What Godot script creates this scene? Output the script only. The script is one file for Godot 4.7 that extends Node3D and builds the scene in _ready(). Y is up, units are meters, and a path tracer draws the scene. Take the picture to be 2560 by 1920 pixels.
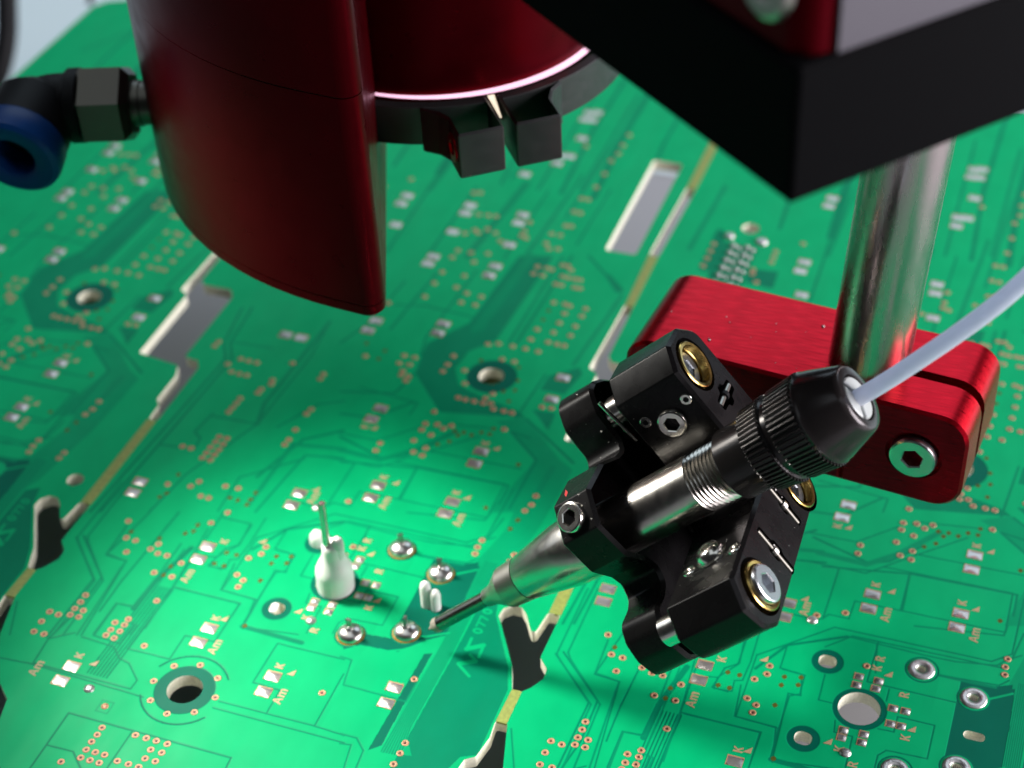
extends Node3D
# A soldering wire feeder on its adjustable mount over a green circuit board panel. Lengths are in millimetres, drawn at MM metres each.

const MM := 0.001
const CELL := 60.0          # the panel repeats one board every 60 mm along x
const TEX_Z0 := -100.0      # the board texture covers this range of z
const TEX_Z1 := 90.0
const EYE := Vector3(65.03, 143.47, 161.86)
const TURN := Vector3(-39.437, 21.890, -3.161)

var base := Vector3.ZERO    # where the thing that is being built stands
var rng := RandomNumberGenerator.new()
var mats := {}

const VIAS := [-43.2,-37.7,-43.2,-35.9,-43.2,-34.1,-43.3,-32.2,-34.4,-38.3,-34.4,-37,-34.4,-35.7,-36.4,-33.2,-36.3,-32.3,-35.3,-30.5,-31.2,-41.3,-7.8,10.6,-6.3,10.3,-7.8,11.8,-5.3,10.8,-4.5,10,-6.3,12.4,-8,14,-11.8,15.7,-11.8,17.1,-7.2,16,-6,14.9,-5.9,16.3,2.1,8.7,-14.2,27.9,-11.3,26.6,6.4,28,6.3,29.2,6.4,30.3,-7.6,33.5,-17.4,36.6,-17.4,37.8,-18.5,38.9,-18.6,41.7,-17.5,42.3,-17.6,43.4,-25.7,42,-35.2,37.6,-34,40.2,-32.7,40.3,-32.8,42.3,-29.8,40,-30.3,41,-29.1,41.4,-27.9,41.4,-28,44.3,-25.7,44.3,-25.5,34.9,-24.4,32.7,-33.8,49.9,-33.8,51,-33.9,52.1,-32.8,52.1,-33.9,53.1,-32.8,53.1,-36.4,53.4,-35.2,53.5,-36.5,55,-36.5,56.6,-35.2,56.6,-25.5,48.2,-27.2,51.7,-28.4,52.6,-27.2,52.6,-28.3,53.7,-27.2,53.6,-28.4,54.6,-27.3,54.7,-23.5,54.7,-18.9,56.3,-16.2,55.3,-20,58.9,-13.5,56.4,-19,61.4,-12.5,58.9,-16.4,62.5,-13.7,61.4,-22.1,66.3,-22.1,67.3,-22.2,68.3,-22.2,69.4,-22.2,70.5,-21.1,69.4,-20,69.4,-21.1,70.5,-20,70.5,-18.2,66.1,-16.9,66.1,-15.7,66.1,-14.4,66.1,-15.7,67.3,-14.4,67.3,-15.7,68.5,-14.5,68.5,-18.3,69.7,-17,69.7,-15.8,69.7,-23.9,71.6,-1.8,54.8,6.9,50,9.3,58.3,9.3,59.7,9.2,61.2,-17.8,-24.1,-14.4,-23.9,-17.8,-20.4,-14.5,-20.4,-17.9,-17.6,-14.6,-17.6,-18,-14.3,-12.7,-16.7,-12.7,-14.5,-10.5,-16.5,-10.6,-14.5,-5.4,-25.4,-5.4,-23.7,-3.3,-25.3,-4,-23.6,-1.3,-26.7,-0.6,-25.9,-0.5,-24.1,1.3,-24.1,-0.8,-22.2,1.9,-22.2,-0.5,-18.1,1.8,-18,4.1,-18,1.7,-16.2,4.1,-16.3,1.7,-14,4,-13.9,-0.7,-11.8,1.6,-11.8,4,-11.8,-0.8,-9.5,1.6,-9.6,3.9,-9.5,-5.9,-6.9,-4.6,-7.4,-2.6,-7.4,-0.8,-7.4,1,-7.3,-9.4,-3.2,-9.5,-1.3,-9.6,0.2,-3,-4.4,-1.3,-4.4,-6.9,-0.8,-5.9,1.7,-20.6,0.2,-15.7,-1.4,-14.2,-1.4,-15.7,0.3,-14.3,0.2,-14.6,1.7,-14.5,2.5,-13.5,2.5,-13.5,3.4,-5.7,4.6,-4.7,4.7,-3.5,4.7,-1.7,2.6,-2.3,3.7,-2.3,4.7,-1.3,4.5,-0.6,5.4,0.8,5.4,1.9,5.4,-7.6,8.1,5.2,3.2,6.4,3.1,-22.3,-11.5,9.9,19,9.9,20.6,-40.9,3.1,-41,4.1,-36.3,5.6,-35.1,5.7,-33.9,5.7,-37.5,7.1,-36.3,8.4,-35.1,8.5,-34,8.5,-29.3,4.4,-30.3,8.4,-30.1,9.2,-30.9,10.5,-31,11.3,-32.7,13,-32.7,14,-32.8,15,-32.9,15.9,-24.4,5.3,-24.4,6.3,-22.9,12.3,-23.1,13.3,-23.1,16.5,-23.1,18.5,-23.2,19.5,-31.8,20.6,-31.8,21.6,-31.9,22.7,-31.9,23.8,-32,24.8,-30.7,20.6,-30.7,21.7,-30.7,22.8,-30.8,23.8,-30.8,24.9,-35.4,23.6,-34.2,23.6,-30.3,28.8,-30.9,29.9,-33.8,30.4,-26.8,28.6,-25.1,28.5,-28.9,31.1,-27.8,31.1,9.5,21.8,10.8,29.1,10.7,30.2,-4.8,-43.5,-4.8,-39.9,-4.8,-36.1,-10.1,-35.5,-10.1,-33.1,-10.1,-31.9,-6.1,-33.6,-4.8,-33.6,-6.1,-31.1,-4,-25.4,-2.1,-26.7,-1.3,-24.2,0.5,-24.1,-1.6,-22.2,1.1,-22.2,1.1,-18.2,2.9,-9.5,-17.1,-31.4,-18.2,-30.2,-15.4,-32.1,-13.9,-31.5,-12.6,-29.8,-18,-35.3,-16.6,-35.5,-15.4,-35.6,-17.6,-25.9,-15.6,-25.9,-3.8,-39.8,-3.8,-43.5,-3.7,-47,-3.6,-50.8,-4,-36.2,-9.3,-31.6,-5.3,-30,-4,-30.3,-3.2,-62.4,-3.3,-59.3,-3.2,-56.8,-3.7,-54.6,-8.7,-57.5,-20.7,-40.5,-19.8,-40.8,-16.4,-30.9,-13.2,-26.4]
const DOTS := [-3.8,10.8,-2.6,10.7,-3.1,11.5,-1.5,10.9,-0.5,10.1,0.8,9,0.7,10.1,-3.7,12.9,-4.9,13.8,6,14.3,4.9,22.7,-21.5,38.8,-20.2,38.8,-22,40.9,-20.8,40.9,-15.6,37.6,-13.9,37.2,-15.7,38.8,-14,38.3,-15.7,41.7,-14.2,48.6,-34,39.1,-30.2,39.1,-26.7,42.8,-26.8,44.3,-26.9,35.7,-26.9,36.8,-27.7,37.4,9.2,23.5,8.9,25.2,-5.6,-3.4,-0.4,-3.5,0.5,-0.9,0.8,1.1,-0.6,1.7,0.8,3.4,-18.7,0.2,-21.6,-2.4,-18.6,-1.6,-0.7,-14,-0.6,-16.2,-22.8,28.5,-22.9,29.8,-22.9,30.8,-25.4,30.3,-24.3,30.4,-33.2,31.9,-33.7,32.7,-33.4,28.4]
const PADS := [-14.7,11.8,0.8,13.4,0.8,15.8,-9,22.9,-9,25.2,0.7,22.9,0.6,25.1,-17.6,27,-17.6,29.2,-24,38.6,-24.1,40.8,-17.8,50.1,-18,52.4,-29.7,59.8,-29.8,62,-7.9,54.3,-7.9,56.6,5.3,51.7,5.3,54,-37.2,33,-37.3,31,-20.5,-21.7,-20.4,-23.5,-11.1,-23.8,-11.2,-21.5,-22.3,-7.3,-22.5,-5,-13.2,-9.3,-13.2,-7.2,-14.4,9.5,5.9,-3.1,5.9,1.4,-32.8,-0.9,-30.5,-0.9,-30,-37,-30.1,-34.8,-11.7,-37,-11.6,-34.9,-28.7,-29.4,-29.6,-53.8,-29.7,-51.7,-11.2,-67.1,-11.3,-65,-11.5,-53.9,-11.4,-51.7,-20,-37.2,-20,-35.1,-10.2,-54.1,-10.1,-67.5,-10.2,-65.2,-11,-29.3,-15.1,-47.4,-10,-59.5,-20,-30.1]
const SMALL_PADS := [-8.1,35.2,-8.1,36.4,-6,35.2,-6.1,36.3,-3.9,38.4,-2.6,38.4,-3.8,40.5,-2.7,40.5,-8.2,42.8,-8.2,43.8,-6.1,42.7,-6.1,43.8]
const GAPS_A := [
	[0.2, [-17.6,15.4,-12.4,15.3,-8.3,11.4]],
	[0.2, [-17.7,20,-10.4,19.9,-5.8,15.6,-0.4,10.8]],
	[0.2, [-13.4,20,-13.5,28.1,-14.1,28.5,-18,28.5]],
	[0.2, [-13.5,28.1,-13,27.3,-10.8,27.3,-10.7,24.5,5.6,24.2,5.6,18.1,-8.6,18.3]],
	[0.2, [-5.7,18.4,-5.7,24.4]],
	[0.2, [-5.8,15.2,6.5,15]],
	[0.22, [-19,35.4,-12,29,4.8,28.8,6.7,27.1,6.9,18.6]],
	[0.2, [-12.4,32.1,-9.9,29.7,6,29.4]],
	[0.2, [-7.1,29.6,-7.2,35.6,2.2,35.6]],
	[0.22, [-0.4,32.4,6,31.9,6.9,30.9]],
	[0.2, [-16.3,33.2,-16.3,36.5,-13.6,36.7,-13.5,39.4,-14.5,40,-14.6,44.6,-19.2,44.4,-19.1,35.4]],
	[0.22, [-14.6,44.6,-14.5,48.8,-7.9,47.9]],
	[0.2, [-24.4,45.7,-16.2,45.6,-16.3,50.5]],
	[0.2, [-11.6,36,-11.5,39.6,-10.1,39.6]],
	[0.2, [-4.8,35.9,-4.8,37.6]],
	[0.2, [-4.9,41.5,-3.3,41.4,-3.3,39.3,0.5,39.3,0.5,43.8,-3.6,44,-4.3,44.9,-4.3,46.6]],
	[0.2, [-9.3,41.8,-9.1,43.3,-7.2,43.3,-7.1,47.4]],
	[0.2, [-20.7,33.7,-20.7,37.4,-22.3,39.8,-24.1,40.2]],
	[0.2, [-19.6,32.2,-19.5,36.6,-19.7,39.4,-20.5,39.7,-20.4,41.2,-22.3,41.4,-22.3,39.9]],
	[0.2, [-24.8,45.7,-25.1,40.7,-25.4,35.9]],
	[0.25, [5.7,9.3,3,8.8]],
	[0.2, [-6.7,10,0.7,8.9]],
	[0.22, [-24.5,33.6,-20.9,33.6,-20.6,37.2,-21.9,38.3,-22.5,41.3,-20.8,41.4,-20.7,41]],
	[0.22, [-25.1,55.6,-19.9,55.5,-19.9,51.9,-16.3,51.7,-16.3,45.7,-24.7,45.6,-25.1,55.6]],
	[0.22, [-29.9,54.8,-29.8,49.9,-27.7,49.7]],
	[0.22, [-29.8,55,-26.3,55.2,-26.2,52.2]],
	[0.22, [-30.9,55.6,-26.7,55.8,-25.3,57.1,-23.9,57.4,-21.8,59.3,-21.9,60.6,-34.1,60.6,-34.4,57,-32,55.3]],
	[0.22, [-38,61.1,-34.2,60.8,-20,61.2]],
	[0.22, [-11.9,59.2,-0.7,59.1,2.8,59.3]],
	[0.22, [-12.1,60.2,3.2,60.2]],
	[0.22, [-6.3,59.2,-6.3,55.8,-9.6,55.7,-9.5,49.8,-1.5,49.7]],
	[0.22, [-0.7,51.6,-0.7,59.1]],
	[0.25, [-26.6,73.3,-26.6,65.6,-7.2,65.6,-7.1,67]],
	[0.22, [-18.8,65.6,-18.9,70.8]],
	[0.25, [-26.5,70.1,-23.4,70,-21.5,71.7]],
	[0.28, [-39.1,41.4,-33.5,46.8,-33.5,52.5,-34.4,57]],
	[0.28, [-39.8,41.9,-34.3,47.3,-34.7,56.8]],
	[0.22, [-14.2,49,-14.9,44.5,-19.3,44.4,-19.7,40.1]],
	[0.7, [-14.4,48.7,-7,48.9]],
	[0.22, [-16,36.6,-13.9,36.7,-13.4,39.6,-14.7,39.7,-14.3,48.8]],
	[0.8, [-25.8,39.4,-27.2,45.4,-27.5,50]],
	[0.22, [-24.9,32.7,-24.8,46.1]],
	[0.22, [-33.5,35.4,-34.9,43.4,-32.1,43.6,-31.1,55.4]],
	[0.25, [-30.1,34.4,-31,46.6,-31,51.6]],
	[0.4, [-10.4,29.9,-16.3,33.1,-18.8,37.4]],
]
const GAPS_B := [
	[0.22, [-0.7,49.5,-0.1,53,7.2,53.1,7.3,50.1]],
	[0.22, [-2.1,49.4,-0.7,49.5]],
	[0.25, [2.3,59.2,4.2,59.2,5.5,60.5,5.7,62.8]],
	[0.22, [2.8,60.4,4,60.2,4.5,63.2]],
	[0.22, [-10.3,29.9,-2.2,30.1,1.1,30,5.4,29.2,6.2,28.2,7.7,27]],
	[0.22, [-7.2,30,-6.6,34.1]],
	[0.4, [-0.1,32.4,3.2,32.4,5.7,32.3]],
	[0.25, [-3.8,26.2,5.5,24.7,5.7,23.2]],
	[0.25, [6.8,27.8,7.5,23.8]],
	[0.25, [-39.5,31.6,-39.7,41.9,-38.9,42.8,-34,47.5,-34.2,56.3]],
	[0.25, [-38.4,31.2,-38.6,41.3,-38,42.2,-33.1,47.2,-33.1,56]],
	[0.25, [-35,38.3,-34.9,43.2,-32.1,43.6,-32.1,45,-31.6,55.5]],
	[0.25, [-27.3,39.1,-27.4,49.8,-29.7,49.9,-29.7,54.9]],
	[0.22, [-26.5,39.8,-26.8,49.6,-26.9,52,-25.8,52.2,-25.9,53.6]],
	[0.22, [-24.9,43.8,-24.7,52.3]],
	[0.22, [-40.9,53.1,-38.9,57.8]],
	[0.5, [-2.8,-28.8,-3.4,-7.9]],
	[0.4, [-1.6,-29.2,-2.4,-8.2]],
	[0.5, [7.9,-22.4,6.3,-6]],
	[0.4, [0.7,-29.9,7.6,-23.1]],
	[0.35, [-17.2,16,-10.5,18.2,-8.2,17.2,-5.1,13.7]],
	[0.8, [-16.1,18.3,-10.6,18.5,-7.5,15.8,-3.6,10.9]],
	[0.3, [-5.7,18.8,-5.5,24.3]],
	[0.3, [-15.2,20.3,-5.6,18.5,6.1,18.2,6.1,21.5]],
	[0.3, [-22.4,-11.2,-17.1,-12.4,-10.1,-11.9]],
	[0.4, [3.1,8.9,7.8,12.9,7.6,21.9]],
	[0.4, [4.1,6,12.3,12.1]],
	[0.3, [3.5,-3.1,2.7,6.2]],
	[0.9, [10.2,13.6,9.7,21.8]],
	[0.3, [-19,11.9,-14.8,11.5,-10.9,7.1]],
	[0.3, [-20.8,7.9,-13.9,6.1,-12.9,1.8]],
	[0.3, [-13.3,-22.2,-14.4,-5.6,-13.6,-2.1]],
	[0.3, [-25,-1.4,-23.2,-6.2,-22,-17]],
	[0.35, [-41.3,-4.8,-40.1,3.2,-38.3,6.1,-39.2,19.6,-40.5,37.5]],
	[0.35, [-40,-5.2,-39.3,2.9,-37.5,5.9,-38.2,19.3,-39.3,37.1]],
	[0.25, [-34.4,17.2,-28.3,16.9,-27.6,2.2,-28.3,-5.4]],
	[0.25, [-38.3,24.1,-33.7,23.6,-34,21.5,-35.3,20.6,-34.7,16.7]],
	[0.6, [-28.3,-5.4,-29.2,13,-28.3,16.9]],
	[0.3, [-28.3,16.9,-32.5,28,-33.6,35.4]],
	[0.4, [-17.2,14.8,-21.4,17.9,-23.9,25.9]],
	[0.6, [-15.7,18,-22.3,19.1,-22.6,30.7]],
	[0.3, [-15,19.6,-19.9,20.5,-21.3,31.6]],
	[0.25, [-39.4,2.6,-33.3,2.2]],
	[0.25, [-19.5,9.5,-22.4,11,-25.6,16.7]],
	[0.25, [-25.7,32.8,-25.9,26.6,-19.7,21.1]],
	[1.2, [-14,-45.1,-15.8,-25]],
	[0.6, [-6.6,-49.4,-7.9,-27.4]],
	[0.5, [-4.6,-60.6,-5.5,-38.1]],
	[0.4, [-27.7,-42.9,-27.3,-22.7]],
	[0.4, [-15.5,-70.2,-16.7,-45.6]],
	[0.4, [-20.9,-42.2,-21.3,-23.4]],
	[0.8, [-45.4,-52.5,-46.2,-35.6]],
	[0.5, [-26.8,-64,-27.2,-39.4]],
	[0.6, [-5.4,-74.7,-5.7,-45.7]],
	[0.4, [-12.2,-75.5,-11.8,-43.9]],
	[1.4, [-7.1,-27.5,-8.7,-9.4]],
	[0.5, [-7.1,-22.2,-7.8,-9.7]],
	[0.5, [-18.5,-19.8,-19.7,-6.2]],
	[0.5, [-36.2,-72.9,-41.4,-62.8]],
	[0.3, [-1.4,-47,-1.8,-32]],
	[0.3, [-10.2,-44.4,-10.6,-25.9]],
	[0.22, [-18.7,6.3,-10.3,7.1,-10.4,9.5]],
]
const BARE := [
	[1, [2.2,32.8,6,32.6,7.7,31.9,7.9,38.6,7.9,43,6.1,44.3,3.7,46.9,-0.7,47.2,-2.2,48.4,-3.4,45.8,2.2,45.3]],
	[1, [7.4,45.9,6.6,46.3,6,60.3,7.1,59.3,7.1,58]],
	[0.95, [9.8,36.6,11.4,35.6,12.1,38.6,15.9,45.2,17,48.2,17,57.4,15.4,58.2,13,65,9,65,9.3,57,9.7,46]],
	[1, [2.2,32.4,5.9,32.1,7.4,31.4,7.5,42.8,2.3,44.5]],
	[0.7, [-8.8,-27.1,-4.1,-28.5,-5.2,-8,-7.8,-4.8,-8.3,-0.9,-6.6,2.2,-3.1,3.5,2.7,4.9,3.9,5.8,-7,7.9,-13,1.5,-13.8,-4.8,-10,-10.5]],
	[0.7, [3.9,0,4,-3,7.3,-5.8,8.1,-4.6,7.1,0]],
	[0.7, [4.3,4.1,7.3,3.8,7.4,7.2]],
	[0.6, [4.2,-26.3,5,-26.5,7.9,-23.6,7.1,-22.6]],
	[0.35, [3.9,5.8,8,9.5,11.3,12.7,8.9,22.2,5.4,23.3,7.8,12.9,3.1,8.9,0.5,7.5]],
	[0.35, [5.5,8.9,12.7,13.3,12.1,24.2,10.5,34.5,8.8,38.5,6.3,34.6,8.4,25.6,8.3,12.9]],
]

func _ready() -> void:
	rng.seed = 1
	var cam := Camera3D.new()
	cam.name = "camera"
	cam.position = EYE * MM
	cam.rotation_degrees = TURN
	var lens := CameraAttributesPhysical.new()
	lens.frustum_focal_length = 12.0 / tan(deg_to_rad(12.3806))
	lens.frustum_near = 0.01
	lens.frustum_far = 10.0
	lens.frustum_focus_distance = 0.172
	lens.exposure_aperture = 24.0
	cam.attributes = lens
	add_child(cam)
	cam.current = true
	var env := Environment.new()
	env.background_mode = Environment.BG_COLOR
	env.background_color = Color(0.014, 0.015, 0.017).linear_to_srgb()
	env.tonemap_mode = Environment.TONE_MAPPER_LINEAR
	env.tonemap_exposure = 1.0
	env.sdfgi_enabled = true
	env.ssao_enabled = true
	env.ssil_enabled = true
	var we := WorldEnvironment.new()
	we.name = "world"
	we.environment = env
	add_child(we)
	# work lamp, low on one side of the board
	var lamp := SpotLight3D.new()
	lamp.name = "work_lamp"
	lamp.light_color = Color(1.0, 0.98, 0.94)
	lamp.light_energy = 0.0265
	lamp.light_size = 0.010
	lamp.spot_angle = 29.0
	lamp.spot_angle_attenuation = 1.0
	lamp.spot_range = 1.0
	lamp.spot_attenuation = 2.0
	lamp.shadow_enabled = true
	add_child(lamp)
	lamp.look_at_from_position(Vector3(-62, 72, 31) * MM, Vector3(11, 2, 52) * MM, Vector3.UP)
	# the room's windows: one behind the table, one on each side
	for a in [["window_behind", Vector3(-60, 520, -560), Vector3(0, 0, 0), Vector2(0.9, 0.5), 0.26, Color(0.86, 0.94, 1.0)], ["window_beside", Vector3(560, 170, -60), Vector3(20, 20, 0), Vector2(0.5, 0.3), 0.78, Color(1.0, 0.97, 0.99)], ["ceiling_panel", Vector3(60, 900, -20), Vector3(0, 0, 0), Vector2(1.1, 1.1), 0.26, Color(0.93, 0.97, 1.0)], ["window_across", Vector3(-520, 250, -20), Vector3(0, 30, 0), Vector2(0.35, 0.4), 0.03, Color(0.9, 0.95, 1.0)]]:
		var w := AreaLight3D.new()
		w.name = a[0]
		w.area_size = a[3]
		w.light_energy = a[4]
		w.light_color = a[5]
		w.area_range = 3.0
		w.shadow_enabled = true
		add_child(w)
		w.look_at_from_position(a[1] * MM, a[2] * MM, Vector3.UP)
	make_materials()
	set_frame()
	make_surroundings()
	make_board()
	make_component()
	make_barrel()
	make_fitting()
	make_block()
	make_slab()
	make_pen()
	make_mount()


class Shape:
	# Collects triangles with normals; the winding follows the normals.
	var v := PackedVector3Array()
	var n := PackedVector3Array()
	var uv := PackedVector2Array()

	func tri(a: Vector3, b: Vector3, c: Vector3, na: Vector3, nb: Vector3, nc: Vector3, ua := Vector2.ZERO, ub := Vector2.ZERO, uc := Vector2.ZERO) -> void:
		var g := (b - a).cross(c - a)
		if g.length_squared() < 1e-14:
			return
		if g.dot(na + nb + nc) > 0.0:
			v.append_array([a, c, b]); n.append_array([na, nc, nb]); uv.append_array([ua, uc, ub])
		else:
			v.append_array([a, b, c]); n.append_array([na, nb, nc]); uv.append_array([ua, ub, uc])

	func quad(a: Vector3, b: Vector3, c: Vector3, d: Vector3, na: Vector3, nb: Vector3, nc: Vector3, nd: Vector3) -> void:
		tri(a, b, c, na, nb, nc)
		tri(a, c, d, na, nc, nd)

	func face(pts: Array, normal: Vector3) -> void:
		for i in range(1, pts.size() - 1):
			tri(pts[0], pts[i], pts[i + 1], normal, normal, normal)


func side(axis: Vector3) -> Vector3:
	var s := axis.cross(Vector3.UP)
	if s.length() < 0.1:
		s = axis.cross(Vector3.RIGHT)
	return s.normalized()


# A turned shape: prof holds (distance along the axis, radius) with the outside to the left of travel along the axis.
func lathe(m: Shape, o: Vector3, axis: Vector3, prof: Array, seg := 40, smooth_deg := 38.0) -> void:
	axis = axis.normalized()
	var e1 := side(axis)
	var e2 := axis.cross(e1).normalized()
	var k := prof.size()
	var sn := []
	for i in k - 1:
		var d: Vector2 = prof[i + 1] - prof[i]
		sn.append(Vector2(-d.y, d.x).normalized())
	var lim := cos(deg_to_rad(smooth_deg))
	for i in k - 1:
		var n0: Vector2 = sn[i]
		var n1: Vector2 = sn[i]
		if i > 0 and sn[i - 1].dot(sn[i]) > lim:
			n0 = (sn[i - 1] + sn[i]).normalized()
		if i < k - 2 and sn[i + 1].dot(sn[i]) > lim:
			n1 = (sn[i + 1] + sn[i]).normalized()
		for j in seg:
			var a0 := TAU * j / seg
			var a1 := TAU * (j + 1) / seg
			var r0 := e1 * cos(a0) + e2 * sin(a0)
			var r1 := e1 * cos(a1) + e2 * sin(a1)
			var p: Vector2 = prof[i]
			var q: Vector2 = prof[i + 1]
			m.quad(o + axis * p.x + r0 * p.y, o + axis * p.x + r1 * p.y, o + axis * q.x + r1 * q.y, o + axis * q.x + r0 * q.y,
				axis * n0.x + r0 * n0.y, axis * n0.x + r1 * n0.y, axis * n1.x + r1 * n1.y, axis * n1.x + r0 * n1.y)


func circle(c: Vector2, r: float, seg := 28) -> PackedVector2Array:
	var out := PackedVector2Array()
	for j in seg:
		out.append(c + Vector2.from_angle(TAU * j / seg) * r)
	return out


func ccw(poly: PackedVector2Array) -> PackedVector2Array:
	if Geometry2D.is_polygon_clockwise(poly):   # Godot calls y-down clockwise; make the signed area positive
		pass
	var area := 0.0
	for i in poly.size():
		area += poly[i].cross(poly[(i + 1) % poly.size()])
	if area < 0.0:
		poly.reverse()
	return poly


func rounded(pts: PackedVector2Array, radius: float, steps := 5, radii := []) -> PackedVector2Array:
	var out := PackedVector2Array()
	var k := pts.size()
	for i in k:
		var p := pts[i]
		var a := (pts[(i + k - 1) % k] - p)
		var b := (pts[(i + 1) % k] - p)
		var r: float = radii[i] if radii.size() > i else radius
		var half := absf(a.angle_to(b)) / 2.0
		var cut := minf(r / tan(half), minf(a.length(), b.length()) * 0.48)
		if cut < 0.01 or half > 1.55:
			out.append(p)
			continue
		r = cut * tan(half)
		var ca := p + a.normalized() * cut
		var cb := p + b.normalized() * cut
		var mid := p + (a.normalized() + b.normalized()).normalized() * (r / sin(half))
		var t0 := (ca - mid).angle()
		var sweep := wrapf((cb - mid).angle() - t0, -PI, PI)
		for j in steps + 1:
			out.append(mid + Vector2.from_angle(t0 + sweep * j / steps) * r)
	return out


# Triangles of a polygon with holes: cut into strips through the middle of each hole, then each strip has none inside.
func tri_poly(outer: PackedVector2Array, holes: Array) -> PackedVector2Array:
	var out := PackedVector2Array()
	var pieces := []
	if holes.is_empty():
		pieces.append(outer)
	else:
		var lo := outer[0]
		var hi := outer[0]
		for p in outer:
			lo = lo.min(p); hi = hi.max(p)
		var cuts := [lo.x - 1.0, hi.x + 1.0]
		var boxes := []
		for h: PackedVector2Array in holes:
			var a := h[0]
			var b := h[0]
			for p in h:
				a = a.min(p); b = b.max(p)
			boxes.append(Rect2(a, b - a))
			cuts.append((a.x + b.x) / 2.0 + 0.0137)
		cuts.sort()
		for i in cuts.size() - 1:
			var x0: float = cuts[i]
			var x1: float = cuts[i + 1]
			if x1 - x0 < 0.0005:
				continue
			var strip := PackedVector2Array([Vector2(x0, lo.y - 1), Vector2(x1, lo.y - 1), Vector2(x1, hi.y + 1), Vector2(x0, hi.y + 1)])
			var now := Geometry2D.intersect_polygons(outer, strip)
			for k in holes.size():
				if boxes[k].position.x > x1 or boxes[k].end.x < x0:
					continue
				var next := []
				for pc in now:
					next.append_array(Geometry2D.clip_polygons(pc, holes[k]))
				now.assign(next)
			pieces.append_array(now)
	for pc: PackedVector2Array in pieces:
		var idx := Geometry2D.triangulate_polygon(pc)
		for i in idx:
			out.append(pc[i])
	return out


func inset(poly: PackedVector2Array, by: float) -> PackedVector2Array:
	var out := PackedVector2Array()
	var k := poly.size()
	for i in k:
		var d0 := (poly[i] - poly[(i + k - 1) % k]).normalized()
		var d1 := (poly[(i + 1) % k] - poly[i]).normalized()
		var n0 := Vector2(d0.y, -d0.x)
		var n1 := Vector2(d1.y, -d1.x)
		var mid := (n0 + n1).normalized()
		out.append(poly[i] - mid * by / maxf(0.35, mid.dot(n0)))
	return out


# An extruded outline in the frame (ex, ey, ez) with bevelled rims and blind holes in its top face: holes are [outline, depth].
func prism(m: Shape, o: Vector3, ex: Vector3, ey: Vector3, ez: Vector3, outline: PackedVector2Array, z0: float, z1: float, bev0 := 0.0, bev1 := 0.0, holes := [], smooth_deg := 32.0) -> void:
	var poly := ccw(outline.duplicate())
	var rings := []          # [outline, z]
	var low := inset(poly, bev0) if bev0 > 0.0 else poly
	var top := inset(poly, bev1) if bev1 > 0.0 else poly
	rings.append([low, z0])
	if bev0 > 0.0:
		rings.append([poly, z0 + bev0])
	if bev1 > 0.0:
		rings.append([poly, z1 - bev1])
	rings.append([top, z1])
	var k := poly.size()
	var lim := cos(deg_to_rad(smooth_deg))
	var en := []
	for i in k:
		var d := (poly[(i + 1) % k] - poly[i]).normalized()
		en.append(Vector2(d.y, -d.x))
	for i in k:
		var n_here: Vector2 = en[i]
		var na := n_here
		var nb := n_here
		if en[(i + k - 1) % k].dot(n_here) > lim:
			na = (en[(i + k - 1) % k] + n_here).normalized()
		if en[(i + 1) % k].dot(n_here) > lim:
			nb = (en[(i + 1) % k] + n_here).normalized()
		for r in rings.size() - 1:
			var slope := 0.0
			if bev0 > 0.0 and r == 0:
				slope = -1.0
			elif bev1 > 0.0 and r == rings.size() - 2:
				slope = 1.0
			var wa := (ex * na.x + ey * na.y + ez * slope).normalized()
			var wb := (ex * nb.x + ey * nb.y + ez * slope).normalized()
			var p: PackedVector2Array = rings[r][0]
			var q: PackedVector2Array = rings[r + 1][0]
			var zp: float = rings[r][1]
			var zq: float = rings[r + 1][1]
			var j := (i + 1) % k
			m.quad(put2(o, ex, ey, ez, p[i], zp), put2(o, ex, ey, ez, p[j], zp), put2(o, ex, ey, ez, q[j], zq), put2(o, ex, ey, ez, q[i], zq), wa, wb, wb, wa)
	var cut := []
	for h in holes:
		cut.append(h[0])
	var t := tri_poly(top, cut)
	for i in range(0, t.size(), 3):
		m.tri(put2(o, ex, ey, ez, t[i], z1), put2(o, ex, ey, ez, t[i + 1], z1), put2(o, ex, ey, ez, t[i + 2], z1), ez, ez, ez)
	t = tri_poly(low, [])
	for i in range(0, t.size(), 3):
		m.tri(put2(o, ex, ey, ez, t[i], z0), put2(o, ex, ey, ez, t[i + 1], z0), put2(o, ex, ey, ez, t[i + 2], z0), -ez, -ez, -ez)
	for h in holes:
		well(m, o, ex, ey, ez, h[0], z1, h[1])


# The wall and floor of a blind hole.
func well(m: Shape, o: Vector3, ex: Vector3, ey: Vector3, ez: Vector3, outline: PackedVector2Array, z1: float, depth: float, bottom := true) -> void:
	var p := ccw(outline.duplicate())
	var k := p.size()
	for i in k:
		var d := (p[(i + 1) % k] - p[i]).normalized()
		var inward := -(ex * d.y - ey * d.x)
		m.quad(put2(o, ex, ey, ez, p[i], z1), put2(o, ex, ey, ez, p[(i + 1) % k], z1), put2(o, ex, ey, ez, p[(i + 1) % k], z1 - depth), put2(o, ex, ey, ez, p[i], z1 - depth), inward, inward, inward, inward)
	if bottom:
		var t := tri_poly(p, [])
		for i in range(0, t.size(), 3):
			m.tri(put2(o, ex, ey, ez, t[i], z1 - depth), put2(o, ex, ey, ez, t[i + 1], z1 - depth), put2(o, ex, ey, ez, t[i + 2], z1 - depth), ez, ez, ez)


func put2(o: Vector3, ex: Vector3, ey: Vector3, ez: Vector3, p: Vector2, z: float) -> Vector3:
	return o + ex * p.x + ey * p.y + ez * z


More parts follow.
